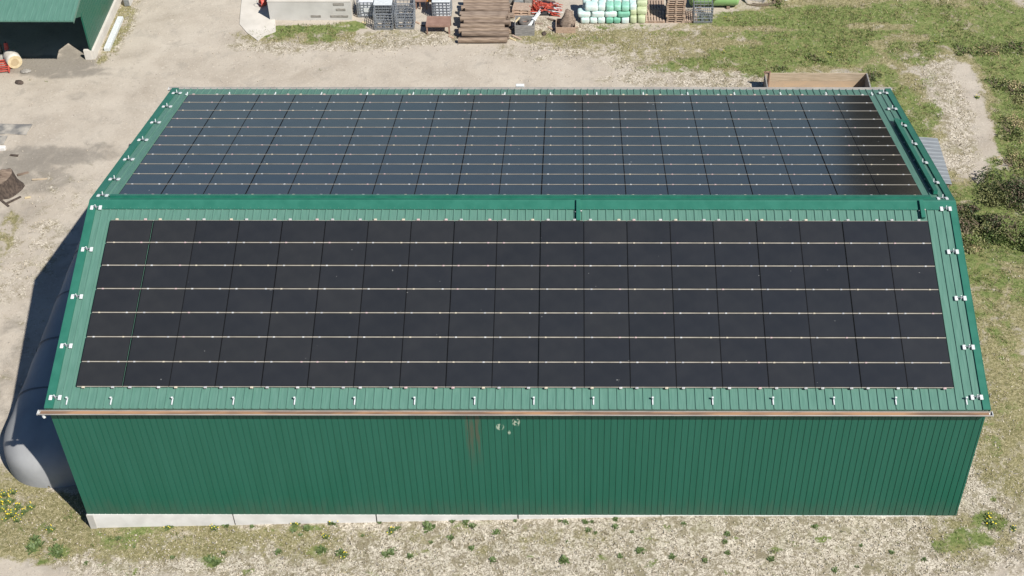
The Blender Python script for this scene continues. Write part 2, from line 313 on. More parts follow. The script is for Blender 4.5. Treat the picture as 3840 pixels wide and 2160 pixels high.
def ground_material():
    m = bpy.data.materials.new('yard_ground'); m.use_nodes = True; n = m.node_tree.nodes; l = m.node_tree.links
    b = n['Principled BSDF']; b.inputs['Roughness'].default_value = .95; b.inputs['Specular IOR Level'].default_value = .15
    g = n.new('ShaderNodeNewGeometry'); pos = g.outputs['Position']
    at_ = n.new('ShaderNodeAttribute'); at_.attribute_name = 'zone'; sp = n.new('ShaderNodeSeparateColor'); l.new(at_.outputs['Color'], sp.inputs[0])
    def noise(s, d=5, dist=0, rough=.55, off=0):
        v = pos
        if off:
            mp = n.new('ShaderNodeMapping'); mp.inputs['Location'].default_value = (off, off * .7, 0); l.new(pos, mp.inputs[0]); v = mp.outputs[0]
        z = n.new('ShaderNodeTexNoise'); z.inputs['Scale'].default_value = s; z.inputs['Detail'].default_value = d; z.inputs['Distortion'].default_value = dist; z.inputs['Roughness'].default_value = rough
        l.new(v, z.inputs['Vector']); return z.outputs[0]
    def ma(op, a, c, clamp=False):
        x = n.new('ShaderNodeMath'); x.operation = op; x.use_clamp = clamp
        for i, v in enumerate((a, c)):
            if isinstance(v, (int, float)): x.inputs[i].default_value = v
            else: l.new(v, x.inputs[i])
        return x.outputs[0]
    def ramp(v, a, c):
        x = n.new('ShaderNodeMapRange'); x.interpolation_type = 'SMOOTHSTEP'; x.inputs[1].default_value = a; x.inputs[2].default_value = c; l.new(v, x.inputs[0]); return x.outputs[0]
    def cr(v, *st):
        x = n.new('ShaderNodeValToRGB'); e = x.color_ramp.elements
        e[0].position, e[0].color = st[0][0], (*st[0][1], 1); e[1].position, e[1].color = st[-1][0], (*st[-1][1], 1)
        for p, c in st[1:-1]: q = e.new(p); q.color = (*c, 1)
        l.new(v, x.inputs[0]); return x.outputs[0]
    def mix(f, a, c, mode='MIX'):
        x = n.new('ShaderNodeMix'); x.data_type = 'RGBA'; x.blend_type = mode
        if isinstance(f, (int, float)): x.inputs[0].default_value = f
        else: l.new(f, x.inputs[0])
        for i, v in ((6, a), (7, c)):
            if isinstance(v, tuple): x.inputs[i].default_value = (*v, 1)
            else: l.new(v, x.inputs[i])
        return x.outputs[2]
    n_big, n_mid, n_hi, n_tex = noise(.22, 4), noise(1.1, 6, .6), noise(7, 6, .8, .65), noise(9.5, 7, 1.3, .72, 9)
    road = cr(noise(.35, 7, .4, .6, 31), (.3, (.35, .305, .25)), (.5, (.42, .372, .31)), (.72, (.475, .427, .36)))
    road = mix(ma('MULTIPLY', ramp(noise(.9, 8, .6, .68, 13), .50, .68), .5), road, (.29, .262, .225))
    road = mix(ramp(n_hi, .56, .70), road, (.50, .455, .385)); road = mix(ma('MULTIPLY', ramp(n_hi, .42, .30), .7), road, (.26, .225, .18))
    road = mix(ma('MULTIPLY', ramp(noise(26, 2, 0, .5, 5), .66, .74), .8), road, (.58, .54, .47))
    rough = cr(n_tex, (.36, (.085, .07, .045)), (.43, (.22, .185, .14)), (.495, (.42, .375, .305)), (.59, (.68, .62, .52)))
    rough = mix(ma('MULTIPLY', ramp(noise(1.9, 8, 1.0, .72, 23), .46, .60), .85), rough, mix(n_tex, (.10, .085, .05), (.32, .275, .18)))
    rough = mix(ma('MULTIPLY', ramp(noise(.7, 5, .5, .6, 57), .52, .70), .5), rough, (.235, .22, .125))
    dry = cr(noise(9, 5, 1.5, .7, 17), (.32, (.10, .09, .04)), (.48, (.215, .195, .095)), (.64, (.43, .38, .235)))
    dry = mix(ma('MULTIPLY', ramp(noise(3.2, 6, 1.2, .7, 71), .48, .62), .75), dry, mix(n_tex, (.075, .075, .028), (.20, .19, .09)))
    dry = mix(ma('MULTIPLY', ramp(noise(4.5, 6, 1.5, .75, 83), .56, .68), .7), dry, (.50, .44, .32))
    green = cr(noise(6, 6, .8, .7, 41), (.3, (.065, .098, .026)), (.5, (.14, .18, .055)), (.68, (.27, .285, .125)))
    green = mix(ma('MULTIPLY', ramp(noise(1.5, 6, .8, .65, 91), .50, .66), .7), green, mix(n_hi, (.16, .155, .06), (.30, .28, .13)))
    green = mix(ma('MULTIPLY', ramp(noise(2.6, 5, .6, .6, 63), .58, .70), .6), green, (.05, .085, .028))
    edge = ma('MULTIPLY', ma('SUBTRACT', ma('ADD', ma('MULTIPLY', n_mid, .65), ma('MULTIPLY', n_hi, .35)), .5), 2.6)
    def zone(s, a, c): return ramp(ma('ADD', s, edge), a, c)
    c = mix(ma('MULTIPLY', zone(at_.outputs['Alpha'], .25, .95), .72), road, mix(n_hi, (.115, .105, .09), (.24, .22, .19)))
    c = mix(zone(sp.outputs[2], .32, .78), c, rough)
    c = mix(zone(sp.outputs[1], .42, .82), c, dry)
    c = mix(zone(sp.outputs[0], .42, .74), c, green)
    l.new(c, b.inputs['Base Color'])
    bp = n.new('ShaderNodeBump'); bp.inputs['Distance'].default_value = .05; bp.inputs['Strength'].default_value = .75
    h = ma('ADD', ma('MULTIPLY', n_hi, .6), ma('MULTIPLY', n_tex, ma('ADD', ma('MULTIPLY', sp.outputs[2], .9), .15)))
    l.new(h, bp.inputs['Height']); l.new(bp.outputs[0], b.inputs['Normal']); return m
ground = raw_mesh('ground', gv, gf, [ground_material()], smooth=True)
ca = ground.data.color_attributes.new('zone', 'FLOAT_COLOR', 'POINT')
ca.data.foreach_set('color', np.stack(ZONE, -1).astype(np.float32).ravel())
tag(ground, 'pale gravel yard with rough stony verges and patches of grass', 'ground', kind='structure')

# ------------------------------------------------------------------ grass, straw and stones: nobody could count them
def zone_at(k, x, y):
    i = np.clip(np.searchsorted(gx, x), 0, nx - 1); j = np.clip(np.searchsorted(gy, y), 0, len(gy) - 1); return ZONE[k].reshape(len(gy), nx)[j, i]
def candidates(n):
    x = rng.uniform(-36, 33, n); y = rng.uniform(-4.5, 46, n)
    out = ~((x > -18.05) & (x < 18.1) & (y > -.02) & (y < 22.4)); x, y = x[out], y[out]
    lim = -20 - (y + 2) * .34; keep = (x > lim - 1) & (x < 22 + (y + 2) * .25)
    out2 = ~((x > -45) & (x < -26.6) & (y > 35.2)) & ~((x > -18.2) & (x < -11.5) & (y > 39.5)) & ~((x > -22.9) & (x < -17.8) & (y > 2.2) & (y < 22))
    return x[keep & out2], y[keep & out2]
def clumpnoise(x, y, s): return np.sin(x * s + 1.3 * np.sin(y * s * .8)) * np.cos(y * s * 1.1 + 1.7 * np.sin(x * s * .6))
def blades(name, x, y, hmin, hmax, wid, mats, lean, label):
    n = len(x); h = rng.uniform(hmin, hmax, n); a = rng.uniform(0, 2 * pi, n); t = rng.uniform(0, lean, n); b = rng.uniform(0, 2 * pi, n); z = gzn(x, y) - .02
    wx, wy = np.cos(a) * wid * rng.uniform(.6, 1.4, n), np.sin(a) * wid * rng.uniform(.6, 1.4, n)
    tx, ty, tz = x + np.cos(b) * np.sin(t) * h, y + np.sin(b) * np.sin(t) * h, z + np.cos(t) * h
    v = np.stack([np.stack([x - wx, y - wy, z], -1), np.stack([x + wx, y + wy, z], -1), np.stack([tx, ty, tz], -1)], 1).reshape(-1, 3)
    f = np.arange(n * 3).reshape(-1, 3)
    o = raw_mesh(name, v, f, mats, rng.integers(0, len(mats), n)); return tag(o, label, 'grass', kind='stuff')
def clump(x, y, k, r):
    return np.repeat(x, k) + rng.normal(0, r, len(x) * k), np.repeat(y, k) + rng.normal(0, r, len(x) * k)
x, y = candidates(160000)
gr = zone_at(0, x, y) + .30 * clumpnoise(x, y, 2.3) + .22 * clumpnoise(x + 9, y, .9) + rng.normal(0, .16, len(x)); k = gr > .78
cx, cy = clump(x[k], y[k], 5, .05)
blades('green_grass', cx, cy, .06, .20, .018, [M['leaf1'], M['grass2'], M['leaf3'], M['leaf1'], M['leaf3'], M['straw']], .9, 'lush green grass on the verges and the meadow')
x, y = candidates(120000)
dr = np.maximum(zone_at(1, x, y), zone_at(0, x, y) * .7) + .3 * clumpnoise(x, y, 1.7) + rng.normal(0, .12, len(x)); k = dr > .66
cx, cy = clump(x[k], y[k], 3, .05)
blades('dry_grass', cx, cy, .05, .16, .014, [M['straw'], M['leaf3'], M['straw'], M['twig']], 1.25, 'dry yellowed grass and straw on the verges')
x, y = candidates(150000)
k = (np.maximum(zone_at(2, x, y), zone_at(1, x, y) * .8) + .22 * clumpnoise(x, y, 2.9) + rng.normal(0, .16, len(x)) > .72) & (zone_at(0, x, y) < .7)
blades('straw_litter', x[k], y[k], .06, .20, .020, [mat('litter_pale', (.58, .51, .39)), mat('litter_mid', (.36, .30, .20)), mat('litter_dark', (.10, .08, .05)), mat('litter_cream', (.56, .50, .40))], 1.6, 'dry stalks and straw littering the rough verges')
def stones(name, x, y, r0, r1, mats, label):
    n = len(x); r = rng.uniform(r0, r1, n) ** 1.0; z = gzn(x, y) + r * .2
    base = np.array([(1, 0, 0), (-1, 0, 0), (0, 1, 0), (0, -1, 0), (0, 0, .75), (0, 0, -.6)], float)
    fb = np.array([(0, 2, 4), (2, 1, 4), (1, 3, 4), (3, 0, 4), (2, 0, 5), (1, 2, 5), (3, 1, 5), (0, 3, 5)])
    a = rng.uniform(0, 2 * pi, n); v = base[None] * rng.uniform(.55, 1.25, (n, 6, 1)) * r[:, None, None]
    vx = v[..., 0] * np.cos(a)[:, None] - v[..., 1] * np.sin(a)[:, None]; vy = v[..., 0] * np.sin(a)[:, None] + v[..., 1] * np.cos(a)[:, None]
    V = np.stack([vx + x[:, None], vy + y[:, None], v[..., 2] + z[:, None]], -1).reshape(-1, 3)
    F = (fb[None] + (np.arange(n) * 6)[:, None, None]).reshape(-1, 3)
    return tag(raw_mesh(name, V, F, mats, np.repeat(rng.integers(0, len(mats), n), 8)), label, 'gravel', kind='stuff')
SM = [mat('stone_pale', (.47, .43, .36)), mat('stone_buff', (.44, .39, .32)), mat('stone_grey', (.30, .275, .24)), mat('stone_tan', (.50, .44, .35))]
x, y = candidates(90000)
k = (zone_at(2, x, y) + .3 * clumpnoise(x, y, 1.1) + rng.normal(0, .15, len(x)) > .62 + .35 * zone_at(1, x, y)) & (zone_at(0, x, y) < .6)
k |= rng.random(len(x)) < .035
stones('loose_gravel', x[k], y[k], .02, .06, SM, 'loose pale gravel stones scattered over the yard')

def hill(x): return 14 + 29 * sstep(-60, -25, x) * (1 - sstep(25, 60, x)) + 85 * sstep(100, 113, x) + 5 * sin(x * .11) + 3 * sin(x * .29)  # added skyline out of view, its heights shaped for reflections in the far panels
mb = MB(); hx = np.linspace(-700, 800, 240)
mb.sheet([[(x, 380 + 60 * k, hill(x) * h + 2 * sin(x * .5 + k)) for x in hx] for k, h in ((0, -.05), (.5, .5), (1, 1), (2, 1.05), (3, -.05))])
tag(mb.build('unseen_hills', mat('unseen_hill', (.075, .064, .046), (.105, .09, .066), .95, .08, detail=8)), 'distant skyline out of view, added for its reflection in the far solar panels', 'unseen_hills', kind='structure')

# ------------------------------------------------------------------ the barn
EZ, RY, RZ, BY = 7.5465, 9.3019, 10.1926, 22.5833
AF = atan2(RZ - EZ, RY); AB = 0.2607; BZ = RZ - (BY - RY) * tan(AB); LF, LB = RY / cos(AF), (BY - RY) / cos(AB)
XL, XR = -17.9625, 18.1602; PLT = 0.888
def slope(side, x, s, h=0):                                # x along the barn, s up the near slope / down the far slope, h above the sheet
    if side == 'F': return Vector((x, s * cos(AF) - h * sin(AF), EZ + s * sin(AF) + h * cos(AF)))
    return Vector((x, RY + s * cos(AB) + h * sin(AB), RZ - s * sin(AB) + h * cos(AB)))
def srot(side): return (AF if side == 'F' else -AB, 0, 0)
barn = thing('barn', 'long green metal barn with solar panels covering both roof slopes', 'barn')
M['wall'] = wall_material()
RP = 1.78 / 5.333
def rib_profile(x0, x1, pitch, wb, wt, h, ph=0):           # (x, height) polyline
    p = [(x0, 0)]; x = x0 + ph
    while x < x1 - wb:
        if x > x0 + wb: p += [(x - wb / 2, 0), (x - wt / 2, h), (x + wt / 2, h), (x + wb / 2, 0)]
        x += pitch
    return p + [(x1, 0)]
for side, L in (('F', LF), ('B', LB)):
    pr = rib_profile(XL + .02, XR - .02, RP, .085, .035, .042, .20)
    mb = MB(); mb.sheet([[slope(side, x, s, h) for x, h in pr] for s in (0.0, L)])
    mb.sheet([[slope(side, x, s, -.10) for x in (XL + .02, XR - .02)] for s in (0.0, L)])
    e = 0.0 if side == 'F' else L
    mb.sheet([[slope(side, x, e, h) for x, h in pr], [slope(side, x, e, -.10) for x, h in pr]])
    o = mb.build('roof_sheet', M['roof'], barn)
# walls: near wall with standing grooves, gables and far wall
def groove_profile(x0, x1, pitch, wd, dp):
    p = [(x0, 0)]; x = x0 + pitch
    while x < x1 - .08:
        p += [(x - wd / 2, 0), (x - wd / 2 + .006, dp), (x + wd / 2 - .006, dp), (x + wd / 2, 0)]; x += pitch
    return p + [(x1, 0)]
pr = groove_profile(XL, XR, .252, .036, .018)
MB().sheet([[(x, .15 + d, z) for x, d in pr] for z in (PLT, EZ - .12)]).build('near_wall', M['wall'], barn)
pg = groove_profile(.16, BY - .2, .252, .04, .03)
for sx, xx in ((1, XL + .01), (-1, XR - .01)):
    def top(y): return (EZ + y * tan(AF) if y < RY else RZ - (y - RY) * tan(AB)) - .1
    MB().sheet([[(xx + sx * d, y, -.1) for y, d in pg], [(xx + sx * d, y, top(y)) for y, d in pg]]).build('gable_wall', M['wall'], barn)
MB().box(((XL + XR) / 2, BY - .22, BZ / 2 - .2), (XR - XL - .1, .08, BZ - .2)).build('far_wall', M['wall'], barn)
joints = [232, 586, 946, 1303, 1662, 2020, 2330]; xs = [ON_WALL(p, 1297).x for p in joints]; xs[0] = XL
for i in range(6):
    a, b = xs[i] + (.0 if i == 0 else .03), xs[i + 1] - .03
    MB().box(((a + b) / 2, .22, PLT / 2 - .06), (b - a, .20, PLT + .12 - .0)).build('plinth_slab', M['concrete'], barn)
MB().box(((XL + xs[6]) / 2, .34, PLT / 2 - .06), (xs[6] - XL - .1, .03, PLT)).build('plinth_core', M['dark'], barn)
MB().box((XL + .1, .205, PLT / 2 - .06), (.26, .25, PLT + .105)).build('plinth_corner', M['concrete2'], barn)
MB().box((XL + .13, BY / 2 + .2, PLT / 2 - .1), (.2, BY - .9, PLT)).build('plinth_side', M['concrete2'], barn)
# verge trims
for side, L in (('F', LF), ('B', LB)):
    for xa, xb in ((XL - .04, XL + .28), (XR - .24, XR + .04)):
        mb = MB(); q = [(xa, -.22), (xb, -.02), (xb, .065), (xa, .065)]
        out = xa if xa < 0 else xb
        prof = [(xa, .062), (xb, .062), (xb, -.02), (xb, -.03), (xa, -.03)] if 0 else [(xa, .062), (xb, .062), (xb, .0), (xa, .0)]
        mb.add([slope(side, x, s, h) for s in (-.02 if side == 'F' else 0, L + (0 if side == 'F' else .02)) for x, h in prof], [(0, 1, 2, 3), (4, 7, 6, 5)] + [(i, (i + 1) % 4, 4 + (i + 1) % 4, 4 + i) for i in range(4)])
        o2 = out - .012 if out < 0 else out + .012; o1 = out + .012 if out < 0 else out - .012
        mb.add([slope(side, x, s, h) for s in (-.02 if side == 'F' else 0, L + (0 if side == 'F' else .02)) for x, h in ((o1, .068), (o2, .068), (o2, -.26), (o1, -.26))], [(0, 1, 2, 3), (4, 7, 6, 5)] + [(i, (i + 1) % 4, 4 + (i + 1) % 4, 4 + i) for i in range(4)])
        mb.build('verge_trim', M['trim'], barn)
# ridge cap
mb = MB(); ridge = Vector((0, RY, RZ))
def rc(x): return [slope('F', x, LF - .43, .046), slope('F', x, LF - .43, .062), slope('F', x, LF - .02, .072), Vector((x, RY, RZ + .083)), slope('B', x, .02, .072), slope('B', x, .36, .062), slope('B', x, .36, .02)]
xs_ = np.linspace(XL - .05, XR + .05, 13)
mb.sheet([rc(x) for x in xs_]).build('ridge_cap', M['trim'], barn)
mb = MB()
for i in range(109):
    x = XL + .4 + i * RP
    if x < XR - .4: mb.lathe([(.018, 0), (.014, .014)], 6, slope('F', x, LF - .37, .060))
mb.build('ridge_screws', M['roof'], barn)
# gutters
def gutter(yc, zc, sgn, name='gutter', inner='gutterin'):
    g_ = MB(); n = 8; ra, rb_ = .115, .105
    for x0, x1 in ((XL - .30, XR + .12),):
        o = [(yc + ra * cos(pi + pi * i / n), zc + ra * sin(pi + pi * i / n)) for i in range(n + 1)]; q = [(yc + rb_ * cos(pi + pi * i / n), zc + rb_ * sin(pi + pi * i / n)) for i in range(n, -1, -1)]
        g_.prism(o + q, x0, x1)
        yl = yc - sgn * .118; g_.cyl((x0, yl, zc + .004), (x1, yl, zc + .004), .019, 8)
    gu = g_.build(name, M['gutter'], barn)
    MB().box(((XL + XR) / 2 - .1, yc, zc - .045), (XR - XL + .2, .17, .02)).build('gutter_debris', M[inner], gu)
    for x in (XL - .30, XR + .12): MB().prism([(yc + .125 * cos(pi + pi * i / n), zc + .125 * sin(pi + pi * i / n)) for i in range(n + 1)], x - .012, x + .012).build('end_cap', M['white'], gu)
    return gu
gu = gutter(-.135, EZ - .065, 1)
MB().cyl((XL - .12, -.135, EZ - .17), (XL - .12, -.135, EZ - .34), .06, 12).cyl((XL - .12, -.135, EZ - .34), (XL - .16, -.02, EZ - .47), .058, 12).build('downpipe_elbow', M['white'], gu)
gutter(BY + .13, BZ - .055, -1, inner='gutter')

# ------------------------------------------------------------------ solar panels, rails and clamps
PW, PH, SF, SB, HH = 1.78, 1.1107, .8675, .3804, .1324
pan = thing('solar_panel', '-', 'solar panel', group='solar panels on the barn roof')
PX, PYh = 1.764, 1.046
MB().box((0, 0, -.021), (PX - .03, PYh - .03, .036)).build('glass', M['glass'], pan)
fm = MB()
for sx in (-1, 1): fm.box((sx * (PX / 2 - .0075), 0, -.0195), (.015, PYh, .040))
for sy in (-1, 1): fm.box((0, sy * (PYh / 2 - .0075), -.0195), (PX - .03, .015, .040))
fm.build('frame', M['frame'], pan)
first = True; tilt = random.Random(3)
def place(side, i, j, lab):
    global first
    s = SF + (j + .5) * PH if side == 'F' else SB + (j + .5) * PH
    dx = {0: -.026, 1: .012, 2: .008, 3: -.004}.get(i, 0) if side == 'F' else 0
    dx += (.0, .003, -.003, .005, 0, -.005, .003)[(i * 5 + 2) % 7]
    loc = slope(side, (i - 9) * PW + dx, s, HH); r = srot(side); r = (r[0] + radians(tilt.gauss(0, .10)), radians(tilt.gauss(0, .07)), 0)
    if first: pan.location = loc; pan.rotation_euler = r; pan['label'] = lab; first = False
    else: dup(pan, loc, r, lab)
for j in range(7):
    row = 'row nearest the gutter' if j == 0 else ('row nearest the ridge' if j == 6 else ('middle row' if j == 3 else (f'{ORD[j]} row from the gutter' if j < 3 else f'{ORD[6 - j]} row from the ridge')))
    for i in range(19): place('F', i, j, f'black solar panel on the near slope, {row}, {nth(i, 19)}')
for j in range(9):
    row = 'row nearest the ridge' if j == 0 else f'{ORD[j]} row from the ridge'
    for i in range(19): place('B', i, j, f'blue-black solar panel on the far slope, {row}, {nth(i, 19)}')
mb = MB(); mf = MB()                                       # the two farthest rows: past the countable limit
Rb = Matrix.Rotation(-AB, 3, 'X')
for j in (9, 10):
    for i in range(19):
        c = slope('B', (i - 9) * PW, SB + (j + .5) * PH, HH - .021); Rj = Rb @ Matrix.Rotation(radians(tilt.gauss(0, .1)), 3, 'X')
        for m_, parts in ((mb, [((0, 0, 0), (PX - .03, PYh - .03, .036))]), (mf, [((sx * (PX / 2 - .0075), 0, .0015), (.015, PYh, .04)) for sx in (-1, 1)] + [((0, sy * (PYh / 2 - .0075), .0015), (PX - .03, .015, .04)) for sy in (-1, 1)])):
            for pc, pd in parts:
                t_ = MB().box((0, 0, 0), pd); m_.add([c + Rj @ (Vector(v) + Vector(pc)) for v in t_.v], t_.f)
o = tag(mb.build('solar_panels', M['glass']), 'two farthest rows of solar panels along the far eave', 'solar panels', kind='stuff')
mf.build('frames', M['frame'], o)
clamp_mesh = MB().box((0, -.012, .006), (.085, .055, .022), bev=.006).cyl((0, -.012, .016), (0, -.012, .026), .014, 6).mesh('clamp', M['clamp'])
clamp_end = MB().box((0, 0, .004), (.12, .075, .05), bev=.008).cyl((0, 0, .028), (0, 0, .040), .018, 6).mesh('clamp', M['clamp'])
L0 = 19 * PW
for side, rows in (('F', 8), ('B', 12)):
    for j in range(rows):
        s = (SF if side == 'F' else SB) + j * PH; end = j in (0, rows - 1); sl = 'near' if side == 'F' else 'far'
        if side == 'F': where = 'along the lowest panel edge above the gutter' if j == 0 else ('along the top panel edge below the ridge' if j == 7 else f'between panel rows {j} and {j + 1} counted from the gutter')
        else: where = 'along the panel edge behind the ridge' if j == 0 else ('along the outermost panel edge at the far eave' if j == 11 else f'between panel rows {j} and {j + 1} counted from the ridge')
        t = thing('mounting_rail', f'pale rail on the {sl} slope, {where}', 'rail', slope(side, 0, s, HH), srot(side), 'mounting rails of the solar panels')
        oy = 0 if not end else (.022 if (j == 0) else -.022)
        mb = MB()
        for i in range(19): mb.box(((i - 9) * PW, oy, -.030 if side == 'F' else -.014), (PW - .024, .042 if not end else .024, .044))
        mb.build('profile', M['rail'], t)
        for i in range(19):
            for q in (.155, .80):
                o = bpy.data.objects.new('clamp', clamp_end if end else clamp_mesh); COL.objects.link(o); o.parent = t
                o.location = ((i - 9.5 + q + random.uniform(-.02, .02)) * PW, (-.02 if j == 0 else .02) if end else (0 if side == 'F' else .012), 0)

# ------------------------------------------------------------------ brackets and hooks on the roof edges
br = thing('roof_bracket', '-', 'bracket', group='white brackets along the verges')
for sx in (-1, 1): MB().box((sx * .175, 0, .03), (.13, .21, .03), bev=.012).build('plate', M['white'], br)
MB().box((0, .02, .05), (.24, .035, .03)).box((.02, .0, .045), (.05, .12, .025)).build('crossbar', M['zinc'], br)
MB().cyl((0, .02, .05), (0, .02, .19), .022, 8).build('stud', M['white'], br)
first_b = [True]
def bracket(side, x, s, lab):
    loc = slope(side, x, s, .062)
    if first_b[0]: br.location = loc; br.rotation_euler = srot(side); br['label'] = lab; first_b[0] = False
    else: dup(br, loc, srot(side), lab)
def s_on(side, px, py, h=.06):                             # distance along the slope of a surveyed point
    d = FW + RT * ((px - PPX) / FPX) + UP * ((724.5 - py) / FPX); p0 = slope(side, 0, 0, h); u = slope(side, 0, 1, h) - p0; nrm = Vector((1, 0, 0)).cross(u)
    p = CAM + d * ((p0 - CAM).dot(nrm) / d.dot(nrm)); return p.x, (p - p0).dot(u)
NM5 = ['just below the ridge', 'second below the ridge', 'third below the ridge', 'fourth below the ridge', 'just above the gutter']
for (px, pys, nm) in ((241, (523, 628, 747, 871, 1001), 'left'), (2386, (526, 634, 751, 874, 1000), 'right')):
    for k, py in enumerate(pys):
        s = s_on('F', px, py)[1]; bracket('F', (XL + .30) if nm == 'left' else XR - .42, s, f'white two-plate bracket on the {nm} verge of the near slope, {NM5[k]}')
for (pys, nm) in (((233, 267, 307, 351, 400, 450, 491), 'left'), ((231, 271, 313, 359, 406, 456, 496), 'right')):
    for k, py in enumerate(pys[::-1]):
        s = s_on('B', 300, py + 2)[1]
        w_ = 'nearest the ridge' if k == 0 else ('at the far eave' if k == 6 else f'{ORD[k]} from the ridge')
        bracket('B', (XL + .38) if nm == 'left' else XR - .45, min(s, LB - .15), f'white two-plate bracket on the {nm} verge of the far slope, {w_}')
hk = thing('roof_hook', '-', 'hook', group='white hooks along the eaves')
MB().box((0, .03, .02), (.05, .30, .02), bev=.008).build('strap', M['white'], hk)
MB().cyl((0, .10, .02), (0, .15, .13), .02, 8).box((0, .13, .13), (.07, .06, .03)).build('stud', M['white'], hk)
FX = [168, 279, 433, 587, 741, 892, 1043, 1194, 1343, 1493, 1642, 1793, 1945, 2098, 2254, 2432]
for k, px in enumerate(FX):
    x, s = s_on('F', px, 1011); lab = f'small white hook above the near gutter, {nth(k, 16)}'
    loc = slope('F', x, s, .045)
    if k == 0: hk.location = loc; hk.rotation_euler = srot('F'); hk['label'] = lab
    else: dup(hk, loc, srot('F'), lab)
BXp = [471, 577, 693, 809, 924, 1040, 1155, 1270, 1385, 1501, 1618, 1730, 1847, 1963, 2078, 2193]
for k, px in enumerate(BXp):
    x, s = s_on('B', px, 236); dup(hk, slope('B', x, min(s, LB - .2), .045), (-AB, 0, pi), f'small white hook at the far eave of the barn, {nth(k, 16)}')

# ------------------------------------------------------------------ cable ducts
def duct(side, x0, s0, x1, s1, wd, hg, label, clips=0, h0=.045):
    t = thing('cable_duct', label, 'cable duct', slope(side, (x0 + x1) / 2, (s0 + s1) / 2, h0), srot(side), 'green cable ducts on the roof')
    lx, ly = abs(x1 - x0), abs(s1 - s0)
    d = (lx, wd, hg) if lx > ly else (wd, ly, hg)
    MB().box((0, 0, hg / 2), d).build('channel', M['duct'], t)
    e = .02; MB().box((0, 0, hg + .006), (d[0] + e, d[1] + e, .014)).build('lid', M['trim'], t)
    for k in range(clips):
        u = -ly / 2 + ly * (k + .5) / clips
        MB().box((.0 if lx > ly else d[0] / 2 + .04, u, .04), (.07, .05, .05), bev=.01).build('clip', M['clamp'], t)
        MB().box((.0 if lx > ly else -d[0] / 2 - .04, u - .05, .04), (.06, .04, .05), bev=.01).build('clip', M['clamp'], t)
    return t
duct('B', XL + .75, .27, XR - .95, .27, .13, .10, 'long green cable duct running just behind the ridge cap', h0=.055)
xm, sm = s_on('F', 1455, 555); duct('F', xm, sm - .05, xm, LF - .02, .15, .12, 'short green cable duct crossing the ridge cap mid-roof', 1, h0=.06)
xm, sm = s_on('F', 2322, 548); duct('F', xm, sm - .05, xm, LF - .02, .15, .12, 'short green cable duct crossing the ridge cap near the right verge', 1, h0=.06)
xa, sa = s_on('B', 2256, 306); xb, sb = s_on('B', 2362, 488)
xa = xb = 17.53
duct('B', (xa + xb) / 2, sa, (xa + xb) / 2, sb, .17, .17, 'long dark green cable duct along the right verge of the far slope', 8)
duct('B', (xa + xb) / 2 + .11, sa - .02, XR - .02, sa - .02, .13, .10, 'short green cable duct joining the verge duct to the roof edge')
fl = thing('floodlight', 'small white floodlight above the far eave of the barn', 'light', (-.47, BY + .36, BZ - .16), (radians(20), 0, 0))
MB().box((0, 0, .12), (.42, .16, .30), bev=.02).build('housing', M['white'], fl); MB().box((0, .085, .12), (.34, .012, .22)).build('lens', M['tankgrey'], fl); MB().box((0, -.2, .02), (.08, .40, .04)).build('arm', M['white'], fl)

# ------------------------------------------------------------------ grey membrane bag beside the left gable
A_, H_, CX = 2.42, 1.95, -20.34; Y0, Y1, NC = 2.25, 19.5, 2.7
mb = MB(); rows = []
ys = [Y0 + NC * (1 - cos(pi / 2 * k / 12)) for k in range(13)] + list(np.linspace(Y0 + NC + .6, Y1 - NC, 22)) + [Y1 - NC + NC * sin(pi / 2 * k / 10) for k in range(1, 11)]
for yy in ys:
    e = 1.0
    if yy < Y0 + NC: e = max(0, 1 - ((Y0 + NC - yy) / NC) ** 2.3) ** (1 / 2.3)
    if yy > Y1 - NC: e = sqrt(max(0, 1 - ((yy - Y1 + NC) / NC) ** 2))
    r = []
    for i in range(33):
        t = pi * i / 32; bx = (abs(cos(t)) ** .60) * (1 if cos(t) > 0 else -1); bz = max(0, sin(t)) ** .60
        wv = 1 + .012 * mnoise.noise(Vector((bx * 2, yy * .7, bz * 2))) + .006 * sin(yy * 3.1)
        r.append((CX + A_ * max(e, .02) * bx * wv, yy, max(-.05, H_ * (max(e, .02) ** .6) * bz * wv - .03)))
    rows.append(r)
mb.sheet(rows); tag(mb.build('storage_bag', M['bag'], smooth=True), 'long rounded grey membrane bag lying beside the left gable wall', 'storage bag')

bagt = bpy.data.objects['storage_bag']
for yy in (6.4, 9.6, 12.8, 16.0):
    mb = MB(); rr = []
    for dy in (-.05, .05):
        r = []
        for i in range(33):
            t = pi * i / 32; bx = (abs(cos(t)) ** .60) * (1 if cos(t) > 0 else -1); bz = max(0, sin(t)) ** .60
            r.append((CX + (A_ + .022) * bx, yy + dy, (H_ + .022) * bz - .03))
        rr.append(r)
    mb.sheet(rr).build('seam', mat('bag_seam', (.15, .15, .15), None, .8), bagt, True)

